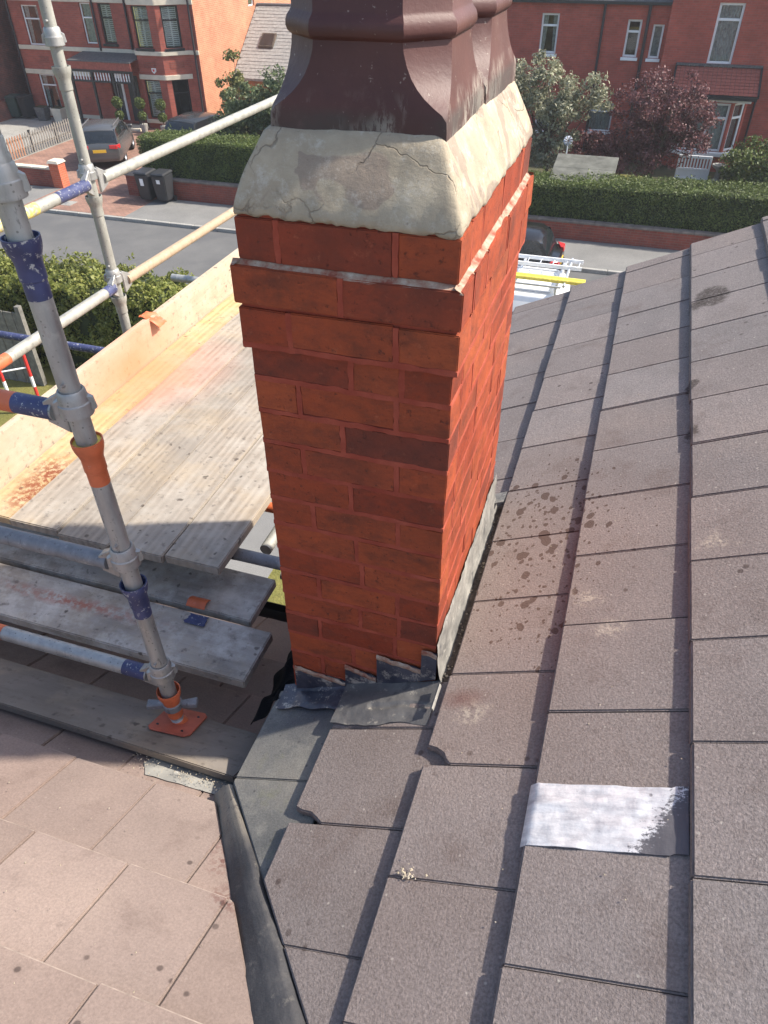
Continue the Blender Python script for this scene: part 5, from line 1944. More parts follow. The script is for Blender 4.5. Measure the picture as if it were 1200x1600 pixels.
hF = thing('brick_house', 'taller red brick house with tiled canopy over a white bay window', 'house', (4.5, 38, G), 'houses across the street')
RY2 = RY - 0.35
FQ = frame((0, RY2, 0), (1, 0, 0))
hq = [(2.02, 2.92, g(3.69), g(5.65))]
mb = MB()
wall_mesh(mb, FQ, 0.33, 9.0, G, g(7.0), hq)
mb.add([(0.33, RY2, G), (0.33, RY2 + 8, G), (0.33, RY2 + 8, g(7.0)), (0.33, RY2, g(7.0))], [(3, 2, 1, 0)])
mb.add([(9.0, RY2, G), (9.0, RY2 + 8, G), (9.0, RY2 + 8, g(7.0)), (9.0, RY2, g(7.0))], [(0, 1, 2, 3)])
mb.build('wall', M_HBRICK2, hF, sharp=0)
window(hF, FQ, *hq[0], M_WHITE, 'curtain', 0.27, sill=M_WHITE, fw=0.085)
pitched(hF, 0.2, 9.1, RY2, RY2 + 8, g(7.0), 3.0, M_SLATE_DARK)
# bay with tiled lean-to canopy
bx0, bx1, by = 1.15, 3.85, 32.95
tl = MB()
zt, zb_ = g(3.62), g(2.86)
yT, yB = RY2 - 0.02, by - 0.30
rows = 9
for j in range(rows):
    f0, f1 = j / rows, (j + 1.25) / rows
    n = 18
    for i in range(n):
        xa_ = 0.95 + (4.05 - 0.95) * i / n
        xb2 = xa_ + (4.05 - 0.95) / n - 0.012
        e = 0.022 + random.uniform(0, 0.008)
        y0_, z0_ = yB + (yT - yB) * f0, zb_ + (zt - zb_) * f0
        y1_, z1_ = yB + (yT - yB) * f1, zb_ + (zt - zb_) * f1
        tl.hexa([(xa_, y0_, z0_ + e - 0.015), (xb2, y0_, z0_ + e - 0.015), (xb2, y1_, z1_ - 0.015), (xa_, y1_, z1_ - 0.015),
                 (xa_, y0_, z0_ + e), (xb2, y0_, z0_ + e), (xb2, y1_, z1_), (xa_, y1_, z1_)])
cn = MB()
cn.hexa([(0.93, yB, zb_ - 0.05), (4.07, yB, zb_ - 0.05), (4.07, yT, zt - 0.05), (0.93, yT, zt - 0.05), (0.93, yB, zb_ - 0.01), (4.07, yB, zb_ - 0.01), (4.07, yT, zt - 0.01), (0.93, yT, zt - 0.01)])
can = cn.build('canopy', M_BLACKPAINT, hF)
tt = tl.build('canopy_tiles', M_REDTILE, can, sharp=0)
tt['kind'] = 'stuff'
MB().box(0.93, 4.07, yT - 0.12, yT + 0.0, zt, zt + 0.08).build('canopy_flashing', M_LEAD, can)
for x in (0.90, 4.03):
    cv = MB().hexa([(x, yB, zb_ - 0.06), (x + 0.07, yB, zb_ - 0.06), (x + 0.07, yT, zt - 0.06), (x, yT, zt - 0.06), (x, yB, zb_ + 0.06), (x + 0.07, yB, zb_ + 0.06), (x + 0.07, yT, zt + 0.06), (x, yT, zt + 0.06)])
    cv.build('bargeboard', M_BLACKPAINT, can)
MB().box(0.95, 4.05, yB - 0.09, yB, zb_ - 0.14, zb_ - 0.03).build('gutter', M_BLACKPLASTIC, can)
MB().box(bx0 - 0.05, bx1 + 0.05, by - 0.12, RY2, g(2.60), g(2.78)).build('bay_fascia', M_WHITE, hF, bevel=0.01)
Fb1 = frame((bx0 + 0.55, by, 0), (1, 0, 0))
Fb2 = frame((bx1 - 0.55, by, 0), (0.55, 0.6, 0))
Fb0 = frame((bx0, by + 0.6, 0), (0.55, -0.6, 0))
lb = math.hypot(.55, .6)
wb = bx1 - bx0 - 1.1
mb = MB()
h1 = [(0.08, wb - 0.08, g(0.85), g(2.55))]
h2 = [(0.10, lb - 0.10, g(0.85), g(2.55))]
wall_mesh(mb, Fb1, 0, wb, G, g(2.6), h1)
wall_mesh(mb, Fb2, 0, lb, G, g(2.6), h2)
wall_mesh(mb, Fb0, 0, lb, G, g(2.6), h2)
mb.add([(bx1, by + 0.6, G), (bx1, RY2, G), (bx1, RY2, g(2.6)), (bx1, by + 0.6, g(2.6))], [(0, 1, 2, 3)])
mb.add([(bx0, by + 0.6, G), (bx0, RY2, G), (bx0, RY2, g(2.6)), (bx0, by + 0.6, g(2.6))], [(3, 2, 1, 0)])
mb.build('bay_wall', M_HBRICK2, hF, sharp=0)
window(hF, Fb1, *h1[0], M_WHITE, 'curtain', 0.3, rev=0.04, fw=0.08, mull=True)
window(hF, Fb2, *h2[0], M_WHITE, 'curtain', 0.3, rev=0.04, fw=0.08)
window(hF, Fb0, *h2[0], M_WHITE, 'curtain', 0.3, rev=0.04, fw=0.08)
sl_ = MB()
for F_, L_ in ((Fb1, wb), (Fb2, lb), (Fb0, lb)):
    sl_.fbox(F_, -0.05, L_ + 0.05, 0.001, 0.13, g(0.68), g(0.84))
sl_.build('bay_sill', M_WHITE, hF, bevel=0.02)
pipe(hF, [(4.15, RY2 - 0.08, g(0.2)), (4.15, RY2 - 0.08, g(2.85))], 0.045, M_PIPE)

# ================================================================== garden walls, fences, gates
def garden_wall(label, x0, x1, y, h, mat, piers=(), cope=M_STONE, th=0.22):
    t = thing('garden_wall', label, 'wall', ((x0 + x1) / 2, y, G))
    MB().box(x0, x1, y, y + th, G, g(h)).build('wall', mat, t, sharp=0)
    x = x0
    while x < x1 - 0.05:
        x2 = min(x + 0.6, x1)
        MB().box(x + 0.003, x2 - 0.003, y - 0.03, y + th + 0.03, g(h), g(h) + 0.07).build('coping_stone', cope, t, bevel=0.012)
        x += 0.6
    for px, ph, pm in piers:
        p = MB().box(px, px + 0.42, y - 0.10, y + 0.32, G, g(ph)).build('pier', pm, t, sharp=0)
        MB().hexa([(px - 0.05, y - 0.15, g(ph)), (px + 0.47, y - 0.15, g(ph)), (px + 0.47, y + 0.37, g(ph)), (px - 0.05, y + 0.37, g(ph)),
                   (px, y - 0.10, g(ph) + 0.10), (px + 0.42, y - 0.10, g(ph) + 0.10), (px + 0.42, y + 0.32, g(ph) + 0.10), (px, y + 0.32, g(ph) + 0.10)]).build('cap', cope, p, bevel=0.01)
    return t


garden_wall('low red wall with cream coping and bright orange end pier', -27.5, -21.25, 23.4, 0.72, M_WALLBRICK, [(-21.22, 0.98, M_PIER)])
garden_wall('brick wall under the left hedge with capped pier by the bins', -17.45, -8.0, 23.4, 0.72, M_WALLBRICK, [(-17.85, 0.82, M_WALLBRICK)], M_COPE)
garden_wall('long red brick wall under the right hedge', -7.9, 9.0, 23.3, 0.62, M_WALLBRICK, [], M_COPE)

pf = thing('picket_fence', 'weathered picket fence along the pale driveway', 'fence', (-25.6, 28.5, G))
for y in (25.9, 27.6, 29.3, 31.0):
    MB().box(-25.62, -25.53, y, y + 0.09, G, g(1.0)).build('post', M_PICKET_BROWN if y < 27 else M_BLACKPAINT, pf)
for z in (0.35, 0.75):
    MB().box(-25.56, -25.53, 25.9, 31.1, g(z), g(z) + 0.07).build('rail', M_FENCE_OLD, pf)
y = 25.95
i = 0
pk = {}
while y < 31.05:
    m_ = M_PICKET_BROWN if y < 27.0 else M_PICKET
    if m_.name not in pk:
        me = MB().prism([(-0.011, 0, 0), (-0.011, 0.085, 0), (-0.011, 0.085, 0.80), (-0.011, 0.0425, 0.87), (-0.011, 0, 0.80)],
                        [(0.011, 0, 0), (0.011, 0.085, 0), (0.011, 0.085, 0.80), (0.011, 0.0425, 0.87), (0.011, 0, 0.80)]).mesh('picket', sharp=0)
        me.materials.append(m_)
        pk[m_.name] = me
    o = bpy.data.objects.new('picket', pk[m_.name])
    COL.objects.link(o)
    o.location = (-25.515, y, g(0.12) + random.uniform(-.015, .015))
    parent_to(o, pf)
    y += 0.165

gate = thing('white_gate', 'white slatted garden gate below the bay window', 'gate', (2.3, 31.5, G))
fr_ = MB()
fr_.box(1.70, 1.78, 31.5, 31.56, g(0.10), g(0.98)); fr_.box(2.86, 2.94, 31.5, 31.56, g(0.10), g(0.98))
fr_.box(1.78, 2.86, 31.5, 31.56, g(0.88), g(0.98)); fr_.box(1.78, 2.86, 31.5, 31.56, g(0.45), g(0.53)); fr_.box(1.78, 2.86, 31.5, 31.56, g(0.10), g(0.18))
fr_.build('frame', M_WHITE, gate, bevel=0.008)
MB().box(1.78, 2.86, 31.52, 31.54, g(0.18), g(0.45)).build('panel', M_WHITE, gate)
for i in range(9):
    MB().box(1.83 + i * 0.115, 1.89 + i * 0.115, 31.515, 31.545, g(0.53), g(0.88)).build('slat', M_WHITE, gate)
bt = thing('bird_bath', 'small grey stone urn beside the white gate', 'urn', (3.25, 31.4, G))
MB().lathe([(0.0001, 0), (0.2, 0), (0.2, 0.06), (0.1, 0.14), (0.08, 0.4), (0.12, 0.46), (0.26, 0.56), (0.28, 0.64), (0.24, 0.64), (0.0001, 0.58)], (3.25, 31.4, PZ)).build('bowl', M_KERB, bt, sharp=40)

shed = thing('garden_shed', 'small shed with grey felt roof behind the right hedge', 'shed', (-1.4, 25.6, G))
MB().prism([(-2.25, 24.45, G), (-2.25, 26.15, G), (-2.25, 26.15, g(1.88)), (-2.25, 24.45, g(1.56))], [(-0.62, 24.45, G), (-0.62, 26.15, G), (-0.62, 26.15, g(1.88)), (-0.62, 24.45, g(1.56))]).build('wall', M_SHED, shed, sharp=0)
for i in range(2):
    za_, zb2 = 1.60 + 0.165 * i, 1.60 + 0.165 * (i + 1)
    y0_, y1_ = 24.25 + 1.0 * i, 24.25 + 1.0 * (i + 1) + 0.05
    MB().hexa([(-2.42, y0_, g(za_) - 0.02), (-0.40, y0_, g(za_) - 0.02), (-0.40, y1_, g(zb2) - 0.02), (-2.42, y1_, g(zb2) - 0.02),
               (-2.42, y0_, g(za_) + 0.02 - 0.012 * i), (-0.40, y0_, g(za_) + 0.02 - 0.012 * i), (-0.40, y1_, g(zb2) + 0.01), (-2.42, y1_, g(zb2) + 0.01)]).build('roof_sheet', M_SHEDROOF, shed, bevel=0.006)
MB().box(-2.43, -0.39, 24.22, 24.246, g(1.46), g(1.60)).build('fascia', M_BLACKPAINT, shed)
MB().box(-1.9, -1.2, 24.42, 24.446, G + 0.15, g(1.55)).build('door', M_BARK, shed)

sg = thing('garden_ornament', 'pale blue round windspinner on a white post above the shed', 'ornament', (-2.25, 27.5, G))
MB().tube((-2.25, 27.5, G), (-2.25, 27.5, g(2.0)), 0.02, seg=8).build('post', M_WHITE, sg)
sp = MB()
for i in range(8):
    a = i * math.pi / 4
    c_, s_ = math.cos(a), math.sin(a)
    sp.add([(-2.25 + c_ * 0.02, 27.48, g(2.08) + s_ * 0.02), (-2.25 + c_ * 0.16 - s_ * 0.05, 27.46, g(2.08) + s_ * 0.16 + c_ * 0.05), (-2.25 + c_ * 0.16 + s_ * 0.05, 27.50, g(2.08) + s_ * 0.16 - c_ * 0.05),
            (-2.25 + c_ * 0.09, 27.44, g(2.08) + s_ * 0.09)], [(0, 1, 3), (0, 3, 2), (0, 2, 1), (1, 2, 3)])
sp.build('spinner', plain('pale_blue', (0.50, 0.52, 0.58), 0.6), sg, sharp=0)


# wheelie bins
def make_bin(label, x, y, mat, group='wheelie bins by the wall', rot=0.0):
    t = thing('wheelie_bin', label, 'bin', (x, y, PZ if y > 20 else G), group, rotz=rot)
    b = MB().hexa([(-0.22, -0.24, 0.10), (0.22, -0.24, 0.10), (0.22, 0.24, 0.10), (-0.22, 0.24, 0.10), (-0.28, -0.32, 0.98), (0.28, -0.32, 0.98), (0.28, 0.32, 0.98), (-0.28, 0.32, 0.98)])
    lpart(b, 'body', mat, t, bevel=0.03, seg=2)
    l = MB().hexa([(-0.295, -0.36, 0.99), (0.295, -0.36, 0.99), (0.295, 0.34, 1.01), (-0.295, 0.34, 1.01), (-0.26, -0.32, 1.05), (0.26, -0.32, 1.05), (0.26, 0.30, 1.08), (-0.26, 0.30, 1.08)])
    lpart(l, 'lid', mat, t, bevel=0.02, seg=2)
    lpart(MB().tube((-0.25, 0.36, 1.0), (0.25, 0.36, 1.0), 0.018, seg=10), 'handle', mat, t)
    for s in (-1, 1):
        lpart(MB().tube((s * 0.20, 0.24, 0.10), (s * 0.27, 0.24, 0.10), 0.10, seg=18), 'wheel', M_TYRE, t)
    return t


def bin_mark(t, w, h, z):
    lpart(MB().hexa([(-w, -0.30, z), (w, -0.30, z), (w, -0.28, z), (-w, -0.28, z), (-w, -0.322, z + h), (w, -0.322, z + h), (w, -0.29, z + h), (-w, -0.29, z + h)]), 'sticker', M_WHITEPL, t)


b1 = make_bin('dark wheelie bin with tall white sticker, left of the pair', -16.72, 22.92, M_BIN)
bin_mark(b1, 0.07, 0.24, 0.60)
b2 = make_bin('dark wheelie bin with small square sticker, right of the pair', -16.05, 22.95, M_BIN)
bin_mark(b2, 0.07, 0.14, 0.70)
make_bin('green wheelie bin in the corner by the dark gable', -30.95, 33.2, M_BINGREEN, 'bins by the white windowed house', 0.2)
make_bin('dark bin leaning by the downpipe of the white windowed house', -30.3, 33.3, M_BIN, 'bins by the white windowed house', -0.1)
for lab, x in (('grey planter trough under the white window, left one', -29.3), ('stone coloured planter under the white window, right one', -28.3)):
    t = thing('planter', lab, 'planter', (x, 33.2, PZ), 'planters under the window')
    m_ = M_LEAD if x < -29 else M_STONE
    lpart(MB().hexa([(-0.22, -0.2, 0), (0.22, -0.2, 0), (0.22, 0.2, 0), (-0.22, 0.2, 0), (-0.3, -0.27, 0.62), (0.3, -0.27, 0.62), (0.3, 0.27, 0.62), (-0.3, 0.27, 0.62)]), 'pot', m_, t, bevel=0.015)
    lpart(MB().box(-0.27, 0.27, -0.24, 0.24, 0.621, 0.64), 'soil', M_SOIL, t)


# ================================================================== foliage
def leaves(pts, nrm, size, rs, aspect=0.55, spread=1.0):
    n = len(pts)
    d = rs.normal(size=(n, 3)) * spread + nrm
    d /= np.linalg.norm(d, axis=1)[:, None] + 1e-9
    r = rs.normal(size=(n, 3))
    a = np.cross(d, r); a /= np.linalg.norm(a, axis=1)[:, None] + 1e-9
    b = np.cross(d, a)
    s = size * rs.uniform(0.6, 1.3, size=(n, 1))
    A = a * s; B = b * s * aspect
    fold = d * s * 0.18
    V = np.stack([pts - A, pts + B + fold, pts + A, pts - B + fold], 1).reshape(-1, 3)
    return V


def leaf_obj(name, V, mat, parent):
    n = len(V) // 4
    me = bpy.data.meshes.new(name)
    me.vertices.add(len(V)); me.vertices.foreach_set('co', V.astype(np.float32).ravel())
    me.loops.add(4 * n); me.loops.foreach_set('vertex_index', np.arange(4 * n, dtype=np.int32))
    me.polygons.add(n); me.polygons.foreach_set('loop_start', np.arange(0, 4 * n, 4, dtype=np.int32))
    me.update(calc_edges=True)
    me.validate()
    return obj(name, me, mat, parent)


def hedge(label, x0, x1, y0, y1, h0, h1, mat, n=14000, size=0.045, group='clipped hedges', seed=1, wob=0.07, slope=0.0):
    t = thing('hedge', label, 'hedge', ((x0 + x1) / 2, (y0 + y1) / 2, G), group)
    rs = np.random.RandomState(seed)
    lx, ly, lz = x1 - x0, y1 - y0, h1 - h0
    MB().hexa([(x0 + .08, y0 + .08, g(h0)), (x1 - .08, y0 + .08, g(h0)), (x1 - .08, y1 - .08, g(h0)), (x0 + .08, y1 - .08, g(h0)),
               (x0 + .08, y0 + .08, g(h1) - .10), (x1 - .08, y0 + .08, g(h1) - .10 + slope), (x1 - .08, y1 - .08, g(h1) - .10 + slope), (x0 + .08, y1 - .08, g(h1) - .10)]).build('twigs', M_HEDGECORE, t, sharp=0)
    areas = np.array([lx * lz, lx * ly, ly * lz, ly * lz])
    f = rs.choice(4, size=n, p=areas / areas.sum())
    u, v = rs.rand(n), rs.rand(n)
    P = np.zeros((n, 3)); N = np.zeros((n, 3))
    m = f == 0; P[m] = np.stack([x0 + lx * u[m], np.full(m.sum(), y0), g(h0) + lz * v[m]], 1); N[m] = (0, -1, 0.4)
    m = f == 1; P[m] = np.stack([x0 + lx * u[m], y0 + ly * v[m], np.full(m.sum(), g(h1))], 1); N[m] = (0, 0, 1)
    m = f == 2; P[m] = np.stack([np.full(m.sum(), x0), y0 + ly * u[m], g(h0) + lz * v[m]], 1); N[m] = (-1, 0, 0.4)
    m = f == 3; P[m] = np.stack([np.full(m.sum(), x1), y0 + ly * u[m], g(h0) + lz * v[m]], 1); N[m] = (1, 0, 0.4)
    w = np.array([nz(p[0], p[1], p[2], 1.7) + 0.6 * nz(p[0], p[1], p[2], 4.5) for p in P])
    P += N * (w * wob)[:, None] + rs.normal(size=P.shape) * 0.025 - N * (rs.rand(n) ** 2 * 0.08)[:, None]
    k = (P[:, 2] - g(h0)) / lz
    P[:, 2] += slope * (P[:, 0] - x0) / lx * np.clip(k, 0, 1)
    ns = int(lx * 14)
    sx = x0 + lx * rs.rand(ns); sy = y0 + ly * rs.rand(ns)
    Q = []
    for a, b in zip(sx, sy):
        hh = rs.uniform(0.04, 0.16) * (1 + wob * 6)
        dx, dy = rs.normal(size=2) * 0.25 * hh
        for q in rs.rand(9):
            Q.append((a + dx * q, b + dy * q, g(h1) + slope * (a - x0) / lx + hh * q))
    P = np.concatenate([P, np.array(Q) + rs.normal(size=(len(Q), 3)) * 0.012]); N = np.concatenate([N, np.tile((0, 0, 1.0), (len(Q), 1))])
    leaf_obj('foliage', leaves(P, N * 1.2, size, rs), mat, t)
    return t


hedge('dark green clipped hedge behind the wheelie bins', -17.3, -8.2, 23.66, 25.1, 0.74, 2.05, M_HEDGE, 46000, 0.032, seed=2)
hedge('long dark green clipped hedge in front of the purple tree', -7.8, 9.0, 23.56, 25.0, 0.64, 1.55, M_HEDGE, 66000, 0.032, seed=3, slope=0.35)
hedge('loose yellow green hedge on our side of the road', -19.0, -8.9, 11.2, 12.7, 0.0, 2.05, M_HEDGE_Y, 52000, 0.045, seed=4, wob=0.26)


def branch(mb, p, q, r0, r1, n=4, j=0.06, rnd=random):
    p = Vector(p); q = Vector(q)
    L = (q - p).length
    prev = p; pr = r0
    for i in range(1, n + 1):
        c = p.lerp(q, i / n)
        if i < n:
            c += Vector((rnd.uniform(-j, j), rnd.uniform(-j, j), rnd.uniform(-j, j))) * L
        r = r0 + (r1 - r0) * i / n
        mb.tube(prev, c, pr, r, 8)
        prev = c; pr = r


def tree(name, label, cat, base, crown, nleaf, size, mat, trunk_r, group, seed, nclump=70, clump=0.30, aspect=0.5, stems=1, limbs=12):
    rnd = random.Random(seed)
    rs = np.random.RandomState(seed)
    t = thing(name, label, cat, base, group)
    mb = MB()
    bz_ = Vector(base)
    cs = []
    for (cx, cy, cz, rx, ry, rz_) in crown:
        k = max(4, int(nclump * rx * ry * rz_ / sum(c[3] * c[4] * c[5] for c in crown)))
        d = rs.normal(size=(k, 3)); d /= np.linalg.norm(d, axis=1)[:, None]
        r = rs.rand(k, 1) ** 0.42
        cs.append(np.array([cx, cy, cz]) + d * r * np.array([rx, ry, rz_]))
    cs = np.concatenate(cs)
    mid = Vector(np.mean(cs, axis=0))
    for s in range(stems):
        b0 = bz_ + Vector((rnd.uniform(-.12, .12) * (stems > 1), rnd.uniform(-.12, .12) * (stems > 1), -0.05))
        top = bz_.lerp(mid, 0.75) + Vector((rnd.uniform(-.3, .3), rnd.uniform(-.3, .3), 0)) * (1 if stems > 1 else 0.3)
        branch(mb, b0, top, trunk_r / math.sqrt(stems), trunk_r * 0.5 / math.sqrt(stems), 5, 0.04, rnd)
        for i in range(limbs // stems):
            c = cs[rnd.randrange(len(cs))]
            st_ = b0.lerp(top, rnd.uniform(0.45, 1.0))
            branch(mb, st_, c, trunk_r * 0.33, 0.008, 4, 0.06, rnd)
    mb.build('trunk', M_BARK, t, sharp=60)
    n = nleaf
    ci = rs.randint(0, len(cs), size=n)
    d = rs.normal(size=(n, 3)); d /= np.linalg.norm(d, axis=1)[:, None]
    sc = clump * rs.uniform(0.6, 1.4, size=(len(cs), 1))
    P = cs[ci] + d * (rs.rand(n, 1) ** 0.5) * sc[ci] * np.array([1, 1, 0.8])
    leaf_obj('crown', leaves(P, d * 0.5 + np.array([0, 0, 0.5]), size, rs, aspect), mat, t)
    return t


tree('silver_tree', 'silvery green small tree against the red house wing', 'tree', (-3.1, 29.6, G), [(-3.6, 29.5, g(3.2), 1.2, 1.0, 1.2), (-2.2, 29.4, g(3.0), 1.15, 0.9, 0.85), (-3.2, 29.5, g(1.7), 1.0, 0.8, 1.0), (-4.7, 29.6, g(2.8), 0.8, 0.8, 1.4)],
     12000, 0.075, M_LEAF_S, 0.09, 'garden trees across the street', 5, 150, 0.30, 0.42, 3, 40)
tree('purple_tree', 'purple leaved plum tree behind the right hedge', 'tree', (0.75, 29.8, G), [(0.6, 29.7, g(2.75), 1.8, 1.3, 1.35), (1.7, 29.6, g(2.4), 1.15, 0.9, 1.1), (0.2, 29.6, g(1.5), 1.5, 1.0, 0.9)],
     21000, 0.052, M_LEAF_P, 0.12, 'garden trees across the street', 6, 240, 0.30, 0.5, 4, 60)
tree('laurel_shrub', 'big bushy green laurel by the slate roofed outbuilding', 'shrub', (-14.6, 28.6, G), [(-15.2, 28.8, g(1.9), 1.3, 1.1, 1.15), (-13.7, 28.7, g(2.2), 1.3, 1.1, 1.4), (-16.2, 29.2, g(1.3), 0.9, 0.9, 1.0), (-12.6, 28.7, g(2.0), 1.2, 1.0, 1.3)],
     17000, 0.075, M_LEAF_G, 0.09, 'garden trees across the street', 8, 150, 0.34, 0.5, 2, 16)
tree('yellow_shrub', 'tall loose yellow green shrub beside the gable wall', 'shrub', (-17.0, 31.0, G), [(-17.2, 31.2, g(2.3), 0.75, 0.7, 1.5), (-17.0, 31.0, g(1.0), 0.9, 0.8, 0.8)],
     4500, 0.075, M_LEAF_YG, 0.06, 'garden trees across the street', 9, 46, 0.25, 0.5, 2, 10)
tree('blossom_shrub', 'pinkish buff flowering shrub by the chimney pot', 'shrub', (-13.0, 30.8, G), [(-13.3, 30.9, g(3.9), 0.9, 0.7, 1.0), (-12.6, 30.9, g(2.6), 1.0, 0.8, 1.2)],
     5000, 0.085, M_LEAF_PINK, 0.07, 'garden trees across the street', 10, 50, 0.27, 0.6, 1, 10)
tree('round_bush', 'dark green rounded bush right of the white gate', 'bush', (4.9, 31.2, G), [(4.7, 31.2, g(0.95), 1.35, 1.2, 0.95)],
     9000, 0.06, M_HEDGE, 0.06, 'garden bushes', 12, 90, 0.30, 0.55, 2, 8)
tree('dark_shrub', 'dark purple shrub between the shed and the plum tree', 'bush', (-1.3, 30.5, G), [(-1.6, 30.6, g(1.0), 1.0, 0.7, 0.8), (-0.6, 30.6, g(0.9), 0.7, 0.7, 0.8)],
     5000, 0.06, M_LEAF_P, 0.05, 'garden bushes', 13, 60, 0.25, 0.55, 2, 6)
for i, (x, y, lab) in enumerate(((-22.85, 32.35, 'topiary ball plant at the left of the black bay'), (-21.7, 32.3, 'topiary ball plant at the corner of the black bay'), (-24.0, 32.2, 'topiary ball plant beside the black front door'))):
    t = thing('topiary', lab, 'potted plant', (x, y, PZ), 'topiary plants by the bay')
    lpart(MB().lathe([(0.0001, 0), (0.13, 0), (0.19, 0.36), (0.16, 0.36), (0.0001, 0.32)]), 'pot', M_KERB, t, sharp=40)
    lpart(MB().tube((0, 0, 0.3), (0, 0, 1.1), 0.02, seg=8), 'stem', M_BARK, t)
    rs = np.random.RandomState(40 + i)
    for zc, r_ in ((0.72, 0.20), (1.25, 0.24)):
        d = rs.normal(size=(700, 3)); d /= np.linalg.norm(d, axis=1)[:, None]
        o = leaf_obj('leaf_ball', leaves(np.array([0, 0, zc]) + d * r_ * rs.uniform(0.8, 1.05, size=(700, 1)), d, 0.045, rs), M_HEDGE, None)
        o.parent = t


# ================================================================== vehicles
def loft(rings, close_ends=True):
    mb = MB()
    n = len(rings[0])
    V = [p for r in rings for p in r]
    F = []
    for j in range(len(rings) - 1):
        for i in range(n):
            F.append((j * n + i, j * n + (i + 1) % n, (j + 1) * n + (i + 1) % n, (j + 1) * n + i))
    if close_ends:
        F.append(tuple(range(n))[::-1])
        F.append(tuple((len(rings) - 1) * n + i for i in range(n)))
    mb.add(V, F)
    return mb


